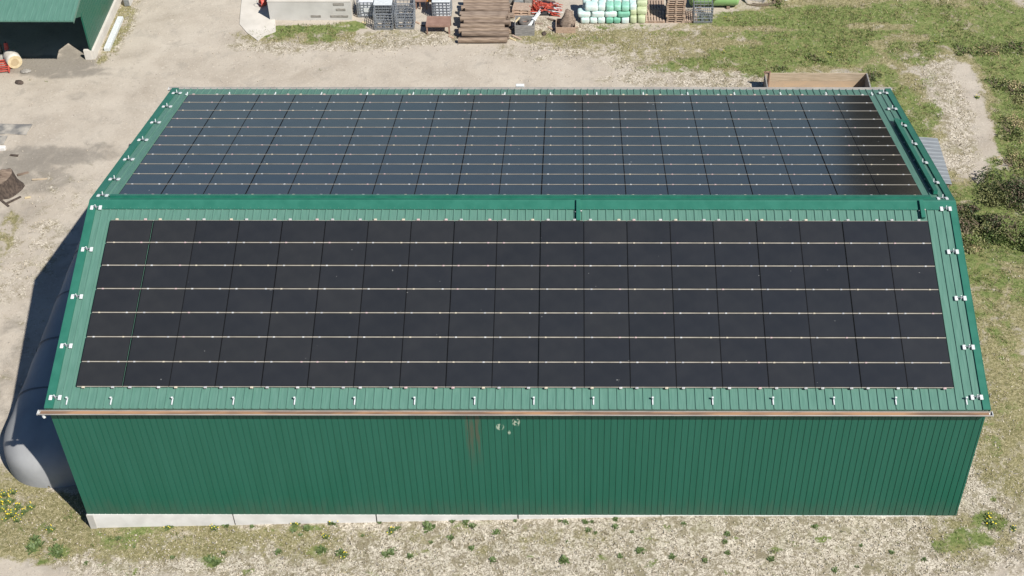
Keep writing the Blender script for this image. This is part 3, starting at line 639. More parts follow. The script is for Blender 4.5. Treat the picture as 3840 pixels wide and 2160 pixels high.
# ------------------------------------------------------------------ canopy on the right gable
cp = thing('canopy', 'corrugated grey sheet canopy sticking out from the right gable', 'canopy', (XR, 18.55, 0))
mb = MB(); rows = []
for u, z in ((0.03, 4.05), (2.88, 3.80)):
    rows.append([(u, 3.75 * k / 60, z + .008 * sin(2 * pi * k / 5)) for k in range(61)])
mb.sheet(rows).build('corrugated_sheet', M['zincsheet'], cp, True)
mb = MB()
for k in range(13): mb.cyl((.05, 3.75 * (k / 12), 4.065), (2.87, 3.75 * (k / 12), 3.815), .011, 6)
mb.build('sheet_ribs', mat('sheet_rib', (.34, .37, .40), None, .6), cp)
MB().box((2.86, 1.875, 3.73), (.06, 3.72, .10)).box((1.4, .1, 3.86), (2.8, .06, .10), ry=radians(5)).box((1.4, 3.65, 3.86), (2.8, .06, .10), ry=radians(5)).build('beam', M['wood'], cp)
for yy in (.12, 3.62): MB().box((2.75, yy, 1.85), (.11, .11, 3.7)).build('post', M['wood'], cp)

# ------------------------------------------------------------------ open timber bin behind the barn
b0 = at(1926, 200, 1.05); b1 = at(2180, 198, 1.05)
tb = thing('timber_bin', 'open bin with tan plank sides standing behind the barn', 'bin', (13.35, 30.3, 0))
LX = 5.95
for k in range(2): MB().box((LX / 2, 2.0 + .004 * k, .27 + .54 * k), (LX, .06, .525)).build('back_plank', M['plankred'] if k == 0 else M['plank'], tb)
for k in range(2): MB().box((LX / 2, 0, .27 + .54 * k), (LX, .06, .525)).build('front_plank', M['plank'], tb)
MB().box((LX - .03, 1.0, .55), (.07, 1.92, 1.1)).build('end_board', M['greywood'], tb); MB().box((.03, 1.0, .5), (.06, 1.92, 1.0)).build('end_board', M['greywood'], tb)
MB().box((LX / 2, 1.0, .06), (LX - .2, 1.9, .05)).build('floor', M['plank'], tb)
for xx in (.0, .28): MB().box((xx, 1.94, .62), (.05, .09, 1.2)).build('post', M['rust'], tb)
MB().box((.13, 1.94, 1.19), (.42, .06, .06)).build('post_tie', M['rust'], tb)

# ------------------------------------------------------------------ second green shed, top left
SX, SY = -26.72, 35.28; EY2, EZ2, RISE = 32.8, 4.25, tan(radians(13))
sh = thing('shed', 'open-fronted green shed at the edge of the yard', 'shed', (0, 0, 0))
X0, X1, YB = -45.0, -26.28, 52.0
pr = rib_profile(X0, X1, RP, .085, .035, .042, .2)
mb = MB(); mb.sheet([[(x, y, EZ2 + (y - EY2) * RISE + h) for x, h in pr] for y in (EY2, YB)]); mb.sheet([[(x, y, EZ2 + (y - EY2) * RISE - .08) for x in (X0, X1)] for y in (EY2, YB)])
mb.sheet([[(x, EY2, EZ2 + h) for x, h in pr], [(x, EY2, EZ2 - .08) for x, h in pr]]); mb.sheet([[(X1, y, EZ2 + (y - EY2) * RISE + h) for y in (EY2, YB)] for h in (0, -.2)])
mb.build('roof_sheet', M['roof'], sh)
def rt(y): return EZ2 + (y - EY2) * RISE - .09
gy_ = groove_profile(SY, YB, .252, .04, .025)
mb = MB(); mb.sheet([[(SX - d, y, .62) for y, d in gy_], [(SX - d, y, rt(y)) for y, d in gy_]])
mb.prism([(SY, 3.0), (SY, rt(SY)), (EY2 + .1, rt(EY2 + .1))], SX - .05, SX); mb.box((SX - .03, SY + .06, 1.9), (.10, .12, 2.55)); mb.build('gable_wall', M['wall'], sh)
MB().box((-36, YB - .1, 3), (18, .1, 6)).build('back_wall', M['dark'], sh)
MB().box((SX + .02, (SY + YB) / 2, .3), (.24, YB - SY, .62)).build('plinth', M['slab'], sh)
MB().box((SX - .25, SY + .05, .33), (.42, .16, .66)).build('plinth_end', M['slab'], sh)
for xx in (-32.2, -38): MB().box((xx, SY + .1, 2.2), (.16, .16, 4.6)).build('post', M['wood'], sh)
a, b = at(259, 128), at(287, 50); wb_ = thing('white_board', 'long white board lying along the wall of the open shed', 'board', ((a.x + b.x) / 2 + .35, (a.y + b.y) / 2, 0), (0, 0, 0))
MB().box((0, 0, .12), (.34, 3.6, .22), bev=.01).build('board', M['white'], wb_)
gb = thing('grey_slab', 'grey slab leaning beyond the white board by the shed wall', 'slab', (SX + .65, 42.3, 0)); MB().box((0, 0, .25), (.40, 1.9, .5), bev=.02).build('slab', M['concrete2'], gb); MB().box((0, -1.0, .25), (.30, .05, .4)).build('end_face', M['tankgrey'], gb)

# ------------------------------------------------------------------ log, red can and red frame before the shed
p = at(36, 166); lg = thing('cut_log', 'short log with a pale sawn end, lying before the open shed', 'log', (p.x, p.y + .1, 0), (0, 0, radians(-62)))
R_ = .44
MB().lathe([(R_ * .97, -.55), (R_ * 1.03, -.3), (R_, .1), (R_ * .98, .42)], 18, (0, 0, R_), 'Y').build('bark', M['birch'], lg, True)
lg.rotation_euler = (0, 0, radians(-146))
MB().lathe([(R_ * .96, .42), (R_ * .96, .435)], 18, (0, 0, R_), 'Y').build('sawn_end', M['cut'], lg); MB().lathe([(R_ * .55, .435), (R_ * .5, .44)], 14, (.02, 0, R_), 'Y').build('heartwood', M['cutdark'], lg)
p = at(22, 131, 1.0); rcn = thing('red_canister', 'small red canister standing behind the sawn log', 'canister', (p.x, p.y, 0.55))
MB().cyl((0, 0, 0), (-.06, .22, .34), .14, 12, .11).build('body', M['red'], rcn); MB().cyl((-.06, .22, .34), (-.07, .26, .42), .05, 8).build('cap', M['tyre'], rcn)
rcn.location = (lg.location.x - .35, lg.location.y + .35, .84)
p = at(6, 190); rf = thing('slatted_rack', 'faded red slatted metal rack at the left edge of the yard', 'rack', (p.x - .35, p.y + .15, 0), (0, 0, radians(12)))
mb = MB()
for k in range(6): mb.box((0, .16 * k, .16 + .05 * k), (1.5, .05, .06))
mb.build('slats', M['red'], rf)
for sx in (-.72, .72): MB().box((sx, .4, .22), (.06, 1.0, .30)).build('side_rail', M['red'], rf)
MB().box((0, .45, .06), (1.3, .8, .08)).build('base', M['stone'], rf)
p = at(2, 160); tag(MB().lathe([(.10, 0), (.5, .05), (.42, .35), (.15, .5)], 11, (p.x, p.y + .2, 0)).build('rubble_heap', M['stone']), 'low heap of grey rubble behind the red rack', 'rubble')

# ------------------------------------------------------------------ left edge: mats, hollow stump, small stones
def flat(name, pts, m, label, cat, th=.04):
    P = [at(*q) for q in pts]; mb = MB(); mb.prism([(q.x, q.y) for q in P], .01, .01 + th, 'Z'); return tag(mb.build(name, m), label, cat)
flat('rubber_mat', [(-30, 340), (-10, 312), (40, 314), (82, 314), (66, 341), (20, 338)], M['sheetgrey'], 'larger dark grey mat lying flat on the yard at the left edge', 'mat')
flat('rubber_mat', [(-30, 366), (-10, 343), (20, 343), (10, 364)], M['sheetgrey'], 'smaller dark grey mat below the larger one at the left edge', 'mat')
tag(MB().box(at(4, 376) + Vector((0, 0, .1)), (.5, .25, .22), bev=.03).build('white_block', M['concrete']), 'pale block beside the smaller grey mat', 'block')
p = at(8, 498); st = thing('tree_stump', 'dark tree stump with a paler broken top at the left edge', 'stump', (p.x - .15, p.y + .7, 0))
mb = MB(); n = 18; rows = []
for r_, z in ((1.0, -.05), (.86, .2), (.74, .5), (.70, .8), (.64, 1.02)):
    rows.append([(r_ * (1 + .12 * sin(3 * t + z)) * cos(t), r_ * (1 + .10 * cos(2 * t)) * sin(t), z + (.18 * sin(2 * t + 1) if z > 1.0 else 0)) for t in (2 * pi * i / n for i in range(n + 1))])
mb.sheet(rows).build('trunk', M['bark'], st, True)
mb = MB(); rows = []
for r_, z in ((.65, 1.02), (.45, 1.06), (.25, 1.16), (.02, 1.10)):
    rows.append([(r_ * (1 + .12 * sin(3 * t + 1.6)) * cos(t), r_ * (1 + .10 * cos(2 * t)) * sin(t), z + (.18 * sin(2 * t + 1) if z > .95 else 0)) for t in (2 * pi * i / n for i in range(n + 1))])
mb.sheet(rows).build('broken_top', M['wood'], st, True)
for px, py, r_, nm in ((337, 641, .14, 'dark clod on the yard left of the barn roof'), (386, 643, .10, 'smaller dark clod close to the barn roof edge'), (49, 209, .20, 'brown clod below the red rack'), (65, 181, .22, 'flat grey stone right of the red rack'), (1369, 86, .16, 'round dark stone between the crates'), (2018, 226, .10, 'pale stone beside the timber bin'), (440, 312, .08, 'pale stone on the open yard')):
    p = at(px, py); mb = MB(); mb.lathe([(r_ * .5, 0), (r_, r_ * .25), (r_ * .8, r_ * .6), (r_ * .3, r_ * .8)], 9)
    mb.v = [(x * (1.5 + .3 * sin(y * 40)), y, z) for x, y, z in mb.v]; o = mb.build('stone', M['bark'] if 'dark' in nm or 'brown' in nm else M['stone']); o.location = p; o.rotation_euler.z = r_ * 30; tag(o, nm, 'stone')

# ------------------------------------------------------------------ concrete bunker and its apron
M['bunkerwall'] = mat('bunker_concrete', (.46, .45, .425), (.54, .53, .505), .9, 1.0, bump=.005, detail=8)
bk = thing('concrete_bunker', 'low concrete bunker with a grey block wall facing the yard', 'bunker', (-16.75, 39.68, 0))
MB().box((2.56, .13, .66), (5.12, .26, 1.34)).build('front_wall', M['bunkerwall'], bk)
MB().box((.13, 2.6, .665), (.26, 4.7, 1.33)).build('side_wall', M['slab'], bk); MB().box((4.98, 2.6, .665), (.27, 4.7, 1.33)).build('side_wall', M['slab'], bk)
MB().box((2.56, .135, 1.345), (5.16, .30, .05)).build('rim', M['slab'], bk)
MB().box((4.4, -.012, 1.16), (.66, .03, .17)).box((4.5, -.012, .78), (.58, .03, .15)).box((2.9, -.012, .30), (.62, .03, .14)).box((4.35, -.012, .30), (1.1, .03, .14)).build('patches', M['stone'], bk)
MB().box((2.9, 2.8, .4), (3.9, 4.0, .8)).build('fill', M['leaf3'], bk)
AP = [at(*q) for q in ((614, -40), (606, 20), (603, 62), (622, 84), (640, 97), (649, 104), (658, 97), (668, 90), (682, 86), (694, 80), (688, -40))]
ap = MB().prism([(q.x, q.y) for q in AP], .004, .05, 'Z').build('concrete_apron', M['slab']); tag(ap, 'pale concrete apron beside the bunker', 'apron', kind='structure')
p = at(667, 13, .1); bu = thing('red_bucket', 'red bucket tipped over against the bunker wall', 'bucket', (p.x - .12, p.y, .28), (radians(75), 0, radians(-60)))
MB().lathe([(.17, -.2), (.24, .2), (.225, .2), (.16, -.18)], 16).build('body', M['red'], bu, True); MB().tube([(.24 * cos(t), .24 * sin(t) * .3, .2 + .22 * sin(t)) for t in np.linspace(0, pi, 9)], .012).build('handle', M['zinc'], bu)

# ------------------------------------------------------------------ caged containers
def ibc(px, py, label, tank=None, rz=0, hgt=1.15, group='caged liquid containers', y=None, plate=False, lid=False):
    p = at(px, py); t = thing('caged_container', label, 'container', (p.x, p.y + .52, 0), (0, 0, rz), group)
    W, Dp = 1.16, 1.0
    mb = MB()
    for k in range(3): mb.box((0, -.42 + .42 * k, .06), (W, .12, .10))
    for k in range(3): mb.box((-.5 + .5 * k, 0, .125), (.12, Dp, .03))
    mb.build('pallet_base', M['zinc'], t)
    mb = MB(); zs = [.17 + (hgt - .17) * k / 5 for k in range(6)]
    for z in zs:
        q = [(-W / 2, -Dp / 2, z), (W / 2, -Dp / 2, z), (W / 2, Dp / 2, z), (-W / 2, Dp / 2, z)]; mb.tube(q, .021, 5, True)
    for k in range(6):
        x = -W / 2 + W * k / 5
        for yy in (-Dp / 2, Dp / 2): mb.cyl((x, yy, .14), (x, yy, hgt), .019, 5)
    for k in range(1, 4):
        yy = -Dp / 2 + Dp * k / 4
        for xx in (-W / 2, W / 2): mb.cyl((xx, yy, .14), (xx, yy, hgt), .019, 5)
    mb.build('cage', M['zinc'], t)
    if tank:
        MB().box((0, 0, .16 + (hgt - .2) / 2), (W - .09, Dp - .09, hgt - .17), bev=.10).build('tank', M[tank], t)
        MB().lathe([(.12, hgt - .03), (.12, hgt + .03), (.04, hgt + .04)], 12).build('screw_cap', M['tankgrey'], t)
    if plate: MB().box((.02, -Dp / 2 - .03, hgt * .52), (.36, .012, .30)).build('plate', M['white'], t)
    if lid: MB().box((0, 0, hgt + .03), (W - .02, Dp - .02, .05), bev=.02).build('lid', M['white'], t)
    return t
ibc(924, 46, 'white tank in a cage, first container right of the bunker', 'tank', plate=True)
ibc(966, 54, 'caged tank with a white lid behind the left empty cage', 'tankgrey', lid=True)
ibc(966, 77, 'empty grey cage in front of the white-lidded tank', None, plate=False)
ibc(1019, 50, 'empty grey cage at the back beside the white-lidded tank', None)
ibc(1019, 75, 'empty grey cage nearest the rusty steel table on its left', None)
ibc(1112, 47, 'white tank in a cage behind the rusty steel table', 'tank', lid=True)
ibc(1768, 60, 'empty grey cage in front of the lime green tank', None)
p = at(1103, 86); tb2 = thing('steel_table', 'rusty brown steel table in front of a white caged tank', 'table', (p.x, p.y + .5, 0))
MB().box((0, 0, .62), (1.48, 1.08, .05)).box((0, -.53, .58), (1.48, .03, .10)).build('top', M['rust'], tb2)
for xx, yy in ((-.68, -.48), (.68, -.48), (-.68, .48), (.68, .48)): MB().box((xx, yy, .3), (.08 if xx < 0 else .11, .08, .6)).build('leg', M['rust'], tb2)
p = at(1069, 27); tr = thing('steel_trestle', 'brown and orange steel trestle between the cages and the white tank', 'trestle', (p.x, p.y + .3, 0))
MB().box((-.25, .25, .60), (.75, .9, .06)).build('brown_plate', M['rust'], tr); MB().box((.36, .25, .62), (.44, .9, .10)).build('orange_plate', M['orange'], tr)
for xx, yy in ((-.55, -.12), (-.3, -.12), (.1, -.12), (.5, .6), (-.55, .6)): MB().box((xx, yy, .29), (.07, .07, .58)).build('leg', M['rust'], tr)

# ------------------------------------------------------------------ timbers
f0 = at(1217, 112); rnd = random.Random(11); W3 = 2.95
wd = [.30, .36, .30, .40, .26, .34, .30, .38, .28, .36, .32, .34, .30, .34, .32]
ypos = f0.y + .16; k = 0; TN = len(wd)
def timber(x, y, z, L, wy, hz, ang, label):
    n = 10; mb = MB(); rows = []
    for u in np.linspace(-L / 2, L / 2, 9):
        rows.append([(u, (wy / 2) * (abs(cos(t)) ** .6) * (1 if cos(t) > 0 else -1) * (1 + .06 * mnoise.noise(Vector((u * 1.5, t, y)))), (hz / 2) * (abs(sin(t)) ** .6) * (1 if sin(t) > 0 else -1) * (1 + .06 * mnoise.noise(Vector((u, t * 2, y + 5))))) for t in (2 * pi * i / n for i in range(n + 1))])
    mb.sheet(rows); mb.add(rows[0][:-1], [tuple(range(n - 1, -1, -1))]); mb.add(rows[-1][:-1], [tuple(range(n))])
    o = mb.build('timber', M['wood']); o.location = (x, y, z); o.rotation_euler = (rnd.uniform(-.12, .12), rnd.uniform(-.015, .015), ang)
    return tag(o, label, 'timber', 'weathered timbers in the pile')
y = f0.y
for k in range(13):                                        # what the photo shows: one timber behind the other, rising in two steps
    wy = wd[k]; z = .15 if k == 0 else (.38 if k in (1, 2) else .60); L = W3 + rnd.uniform(-.25, .12); dx = rnd.uniform(-.14, .14); z += rnd.uniform(-.07, .09)
    if k == 0: L += .15; dx = -.12
    if k in (3, 5): dx = -.17
    y += wy / 2
    lab = 'weathered timber lying on the gravel, nearest the yard in the pile' if k == 0 else f'weathered timber in the pile, {ORD[k]} back from the yard'
    timber(f0.x + .06 + dx, y, z, L, wy * rnd.uniform(.82, 1.02), .29, rnd.uniform(-.03, .03), lab); y += wy / 2 + .015
for q, (zz, off) in enumerate(((.15, .55), (.36, .95), (.15, 1.2), (.33, 1.7), (.15, 2.1), (.33, 2.5), (.15, 3.0), (.33, 3.3))):
    timber(f0.x + rnd.uniform(-.05, .22), f0.y + off + .1, zz, W3 + .1, .34, .27, rnd.uniform(-.01, .01), 'weathered timber in the under layer of the pile, only its ends in view')

# ------------------------------------------------------------------ pallets
def pallet_meshes(W, Dp, along):
    d, b = MB(), MB(); n = 7
    for k in range(n):
        if along == 'Y': d.box((-W / 2 + W * (k + .5) / n, 0, .13), (W / n * .68, Dp, .022))
        else: d.box((0, -Dp / 2 + Dp * (k + .5) / n, .13), (W, Dp / n * .68, .022))
    for k in range(3):
        if along == 'Y':
            b.box((0, -Dp / 2 + .05 + (Dp - .1) * k / 2, .108), (W, .10, .02))
        else: b.box((-W / 2 + .05 + (W - .1) * k / 2, 0, .108), (.10, Dp, .02))
        for j in range(3): b.box((-W / 2 + .07 + (W - .14) * j / 2, -Dp / 2 + .05 + (Dp - .1) * k / 2, .058), (.14, .10, .08))
        b.box((0, -Dp / 2 + .05 + (Dp - .1) * k / 2, .009), (W, .10, .018))
    return d, b
def pallet(px, py, W, Dp, along, label, z=0, rz=0, dy=0, group='wooden pallets'):
    p = at(px, py); t = thing('pallet', label, 'pallet', (p.x, p.y + Dp / 2 + dy, z), (0, 0, rz), group); d, b = pallet_meshes(W, Dp, along)
    d.build('deck', M['palletw'], t); b.build('base_blocks', M['palletw'], t); return t
pallet(1648, 58, 1.22, 1.25, 'Y', 'pallet lying flat on the ground between the sacks and the pallet stack')
pallet(1648, 30, 1.22, 1.25, 'Y', 'shaded pallet behind the flat pallet beside the sacks')
pallet(1735, 58, 1.0, 1.2, 'Y', 'pallet lying flat between the pallet stack and the empty cage')
pp = pallet(1699, 58, 1.16, 1.0, 'X', 'bottom pallet of the tall stack beside the lime green tank'); pr_ = random.Random(5)
for k in range(1, 12):
    q = dup(pp, (pp.location.x + pr_.uniform(-.04, .04), pp.location.y + pr_.uniform(-.03, .03), .144 * k), (0, 0, pr_.uniform(-.025, .025)), 'top pallet of the tall stack beside the lime green tank' if k == 11 else f'{ORD[k]} pallet from the bottom of the tall stack beside the lime green tank')
pq = pallet(1310, 44, 1.15, .9, 'X', 'bottom broken pallet behind the grey crate', rz=.06)
for k in (1, 2): dup(pq, (pq.location.x + .04 * k, pq.location.y + .08 * k, .144 * k), (0, 0, .06 - .09 * k), ['', 'middle broken pallet behind the grey crate', 'top broken pallet behind the grey crate'][k])
for px, py, m_, l_, wv in ((1304, 18, 'tankgrey', 'dark grey tub on the ground behind the broken pallets', .62), (1330, 14, 'stone', 'grey-green tub at the frame edge left of the red heap', .66), (1284, 12, 'stone', 'small grey tub beside the timber pile', .5)):
    p = at(px, py); t = thing('tub', l_, 'tub', (p.x, p.y + .3, 0), (0, 0, .1), 'tubs by the timber pile')
    mb = MB(); mb.box((0, 0, .22), (wv, .5, .44), bev=.06); mb.build('body', M[m_], t); MB().box((0, 0, .452), (wv - .12, .36, .02)).build('contents', M['dark'] if m_ == 'tankgrey' else M['stone'], t)

# ------------------------------------------------------------------ crates
def crate(px, py, W, Dp, H, m, name, label):
    p = at(px, py); t = thing(name, label, 'crate', (p.x, p.y + Dp / 2, 0)); th = .04
    for k in range(3 if H > .5 else 2):
        h = H / (3 if H > .5 else 2)
        MB().box((0, -Dp / 2, h * (k + .5)), (W, th, h - .012)).build('front_board', M[m], t)
    MB().box((0, Dp / 2, H / 2), (W, th, H)).build('back_board', M[m], t)
    for sx in (-1, 1): MB().box((sx * (W / 2 - th / 2 + .003), 0, H / 2), (th, Dp - th - .006, H)).build('side_board', M[m], t)
    MB().box((0, 0, .05), (W - .1, Dp - .1, .06)).build('floor', M[m], t); return t
cr1 = crate(1320, 90, 1.2, 1.1, .74, 'greywood', 'wooden_crate', 'grey weathered wooden crate holding a tyre'); L1 = cr1.location
ty = thing('tyre', 'old tyre with a rusty rim lying in the grey crate', 'tyre', (L1.x + .02, L1.y + .12, .55), (radians(-6), 0, 0))
MB().lathe([(.20, -.10), (.33, -.12), (.385, -.05), (.385, .05), (.33, .12), (.20, .10), (.20, -.10)], 22).build('tread', M['tyregrey'], ty, True); MB().lathe([(.21, -.03), (.21, -.02)], 18).build('rim', M['rust'], ty)
MB().box((L1.x, L1.y, .28), (1.05, .95, .36)).build('crate_rubbish', M['tyre'])
tag(bpy.data.objects['crate_rubbish'], 'dark rubbish filling the grey wooden crate', 'rubbish')
wbn = thing('pipe_bundle', 'bundle of white pipes leaning out of the grey crate', 'pipes', (L1.x + .25, L1.y - .35, .5)); mb = MB()
for k in range(8):
    a = Vector((rnd.uniform(-.12, .12), rnd.uniform(-.05, .05), rnd.uniform(-.02, .05))); b = Vector((.62 + rnd.uniform(-.10, .14), 1.0 + rnd.uniform(-.1, .1), .42 + rnd.uniform(-.1, .1))); mb.cyl(a, b, .035, 6)
mb.build('pipes', M['white'], wbn); MB().cyl((.28, .45, .2), (.34, .55, .25), .15, 8).build('wrap', M['tank'], wbn)
tag(MB().box((L1.x - .22, L1.y - .33, .49), (.34, .16, .06), rz=-.25, bev=.02).build('white_sheet', M['white']), 'scrap of white plastic sheet in the grey crate', 'sheet')
tag(MB().box((L1.x - .46, L1.y + .22, .66), (.10, .62, .05), rz=-.45, bev=.01).build('pale_board', M['cut']), 'pale board lying across the left corner of the grey crate', 'board')
cr2 = crate(1423, 83, 1.22, 1.0, .40, 'palletw', 'low_crate', 'low pale wooden crate holding a grey root stump'); L2 = cr2.location
rs = thing('root_stump', 'grey weathered root stump standing in the low crate', 'root stump', (L2.x + .08, L2.y - .02, .1)); mb = MB(); rows = []
for r_, z in ((.44, 0), (.46, .22), (.36, .5), (.26, .85), (.20, 1.1), (.02, 1.16)):
    rows.append([(r_ * (1 + .22 * sin(4 * t + z * 2)) * cos(t) + .12 * z, r_ * (1 + .18 * cos(5 * t)) * .85 * sin(t) + .1 * z, z) for t in (2 * pi * i / 16 for i in range(17))])
mb.sheet([[tuple(Vector(q) * (1 + .16 * mnoise.noise(Vector(q) * 5))) for q in r] for r in rows]).build('wood', M['wood'], rs, True); MB().cyl((-.25, -.1, .1), (-.36, -.22, .40), .16, 9, .10).cyl((.2, -.25, .05), (.3, -.3, .35), .15, 9, .10).build('roots', M['bark'], rs, True)

sr = random.Random(31)
SCR = (((1068, 66), 'bark', .5), ((1050, 58), 'palletw', .4), ((1290, 100), 'cut', .45), ((1300, 95), 'palletw', .7), ((1350, 60), 'wood', .8), ((1385, 72), 'palletw', .5), ((1392, 52), 'wood', .9), ((1352, 40), 'plank', .8), ((1446, 70), 'palletw', .45), ((1278, 60), 'wood', .7), ((1286, 74), 'cut', .4), ((930, 66), 'stone', .3), ((915, 58), 'cut', .25), ((1135, 94), 'palletw', .35), ((40, 452), 'bark', .7), ((46, 470), 'plank', .5), ((34, 505), 'bark', .9), ((58, 438), 'wood', .6), ((70, 498), 'cut', .3), ((12, 512), 'bark', .8), ((100, 452), 'plank', .8), ((36, 392), 'bark', .5))
for k, ((px, py), m_, L_) in enumerate(SCR):
    p = at(px, py); left = px < 200
    o = MB().box((0, 0, .04), (L_, .09 + .06 * sr.random(), .05), ry=sr.uniform(-.08, .08), bev=.008).build('wood_scrap', M[m_]); o.location = p; o.rotation_euler.z = sr.uniform(-.9, .9)
    tag(o, 'scrap of wood lying around the dark stump at the left edge' if left else 'scrap of wood lying among the crates, cages and timbers', 'wood scrap', 'wood scraps by the stump' if left else 'wood scraps along the yard edge')
# ------------------------------------------------------------------ red heap
p = at(1374, 44); hp = thing('red_heap', 'heap of red bars and netting topped with old planks', 'heap', (p.x, p.y + .6, 0)); mb = MB(); mw = MB()
for k in range(90):
    c = Vector((rnd.uniform(-.8, .8), rnd.uniform(-.55, .8), rnd.uniform(.08, .55))); c.z *= 1 - .5 * abs(c.x); a = rnd.uniform(-.5, .5) if rnd.random() < .7 else rnd.uniform(0, pi); L = rnd.uniform(.25, .75)
    d = Vector((cos(a), sin(a), rnd.uniform(-.25, .25))) * L / 2; (mb if k % 7 else mw).cyl(c - d, c + d, rnd.uniform(.016, .035), 5)
for k in range(16):
    c = Vector((-.7 + rnd.uniform(-.25, .3), .1 + rnd.uniform(-.3, .5), rnd.uniform(.2, .6))); mb.tube([c + Vector((.16 * cos(t), .1 * sin(t), .14 * sin(2 * t))) for t in np.linspace(0, 5.6, 8)], .02, 5)
mb.build('red_bars', M['redbits'], hp); mw.build('white_bars', M['white'], hp)
MB().box((.0, .1, .1), (1.4, 1.0, .2), bev=.05).build('core', M['tyre'], hp)
mb = MB()
for k in range(7): mb.box((rnd.uniform(-.2, .5), .45 + .1 * k, .58 + rnd.uniform(-.06, .12)), (rnd.uniform(.8, 1.3), .11, .035), rz=rnd.uniform(-.35, .3), ry=rnd.uniform(-.1, .1))
mb.build('planks', M['wood'], hp)

# ------------------------------------------------------------------ sacks
def sack_mesh(W, Dp, H, m, seed):
    mb = MB(); nu, nv = 20, 11; rows = []
    for j in range(nv):
        ph = -pi / 2 + pi * j / (nv - 1); r = []
        for i in range(nu + 1):
            th = 2 * pi * (i % nu) / nu
            def sg(v, e): return (abs(v) ** e) * (1 if v >= 0 else -1)
            x = sg(cos(ph), .34) * sg(cos(th), .34); y = sg(cos(ph), .34) * sg(sin(th), .34); z = sg(sin(ph), .5)
            q = Vector((x * 1.6 + seed, y * 1.6, z * 1.6)); k = 1 + .10 * mnoise.noise(q) + .05 * mnoise.noise(q * 2.7)
            r.append((x * W / 2 * k, y * Dp / 2 * k, (z + 1) * H / 2 * (1 + .06 * mnoise.noise(q * 1.3))))
        rows.append(r)
    mb.sheet(rows); return mb.mesh('sack', M[m], True)
smesh = {}
def sack(zx0, zx1, layer, back, m, label, Dp=.62, H=.40, base=61, tall=0):
    px = (2150 + (zx0 + zx1) / 2 / 8.587) / 1.490683; W = (zx1 - zx0) / 8.587 / 1.490683 / 39.6 * 1.03
    p = at(px, base); seed = rnd.uniform(0, 50)
    o = bpy.data.objects.new('sack', sack_mesh(W, Dp, H, m, seed)); COL.objects.link(o)
    o.location = (p.x, p.y + Dp / 2 + back, layer); o.rotation_euler = (rnd.uniform(-.03, .03), rnd.uniform(-.02, .02), rnd.uniform(-.04, .04)); return tag(o, label, 'sack', 'plastic sacks stacked in the yard')
for k, (a, b, m, c) in enumerate(((240, 515, 'sackw', 'white'), (540, 765, 'sackw', 'white'), (785, 1015, 'sackw', 'white'), (1050, 1275, 'sackg', 'bright green'), (1290, 1515, 'sackg', 'bright green'), (1555, 1790, 'sackw', 'white'))):
    sack(a, b, 0, 0, m, f'{c} plastic sack on the ground in the front row, {nth(k, 6)}')
for k, (a, b, m, c) in enumerate(((145, 545, 'sackw', 'wide white'), (590, 985, 'sackw', 'crumpled white'), (1010, 1390, 'sackw', 'shaded white'), (1420, 1805, 'sackg', 'wide dark green'))):
    sack(a, b, .38, .10, m, f'{c} plastic sack in the second layer, {nth(k, 4)}', H=.38)
for k, (a, b, m, c) in enumerate(((375, 780, 'sackw', 'wide white'), (795, 1025, 'sackw', 'narrow white'), (1050, 1290, 'sackm', 'mint'), (1300, 1530, 'sackm', 'mint'), (1545, 1790, 'sackm', 'mint'), (1800, 2020, 'sackw', 'narrow white'))):
    sack(a, b, .74, .20 + .06 * (k % 2), m, f'{c} plastic sack on top of the stack, {nth(k, 6)}', Dp=.70, H=.42)
for k, (a, b, m, c) in enumerate(((300, 545, 'sackw', 'white'), (575, 795, 'sackw', 'white'), (825, 1055, 'sackw', 'white'), (1075, 1295, 'sackw', 'white'), (1310, 1545, 'sackw', 'white'), (1570, 1790, 'sackw', 'white'), (1795, 2025, 'sackw', 'white'))):
    sack(a, b, .80, .95, m, f'white plastic sack in the back row of the stack, {nth(k, 7)}', Dp=.66, H=.42)
    sack(a, b, .0, .90, m, f'white plastic sack under the back row of the stack, {nth(k, 7)}', Dp=.66, H=.80)
for (a, b, z, bk_, H, l) in ((1830, 2035, 0, 0, .5, 'pale green sack on the ground, left of the two beside the flat pallet'), (2070, 2315, 0, .02, .5, 'pale green sack on the ground, right beside the flat pallet'), (1825, 2025, .48, .2, .42, 'pale green sack second up in the left pale column'), (2050, 2360, .48, .25, .40, 'wide pale green sack second up beside the flat pallet'), (2045, 2370, .86, .62, .38, 'wide pale green sack at the back above the other pale ones'), (2035, 2375, .0, .95, .84, 'tall pale green sack at the back beside the shaded pallet')):
    sack(a, b, z, bk_, 'sackp', l, H=H, Dp=.7 if z == 0 else .6)

# ------------------------------------------------------------------ lime tank, tub, hose
p = at(1796, 24); tk = thing('liquid_tank', 'lime green cylindrical tank lying behind the empty cage', 'tank', (p.x, p.y + .55, 0)); R_ = .66
MB().lathe([(.05, -1.62), (.42, -1.58), (.60, -1.50), (R_, -1.36), (R_, 1.36), (.60, 1.50), (.42, 1.58), (.05, 1.62)], 28, (0, 0, R_ + .06), 'X').build('shell', M['lime'], tk, True)
for xx in (-.9, .9): MB().box((xx, 0, .09), (.2, 1.0, .18)).build('saddle', M['wood'], tk)
MB().lathe([(.2, 1.36), (.2, 1.46), (.05, 1.48)], 14, (.3, 0, 0)).build('manhole', M['lime'], tk)
mb = MB()
for k in range(60):
    a = rnd.uniform(-.9, 1.1); xx = -1.45 + rnd.random() ** 2 * .35 if k < 14 else -.05 + rnd.gauss(0, .10) + .35 * a; mb.lathe([(.05, -.01), (.03, .02)], 6, (xx, -R_ * 1.005 * cos(a), R_ + .06 + R_ * 1.005 * sin(a)))
mb.build('moss', M['moss'], tk)
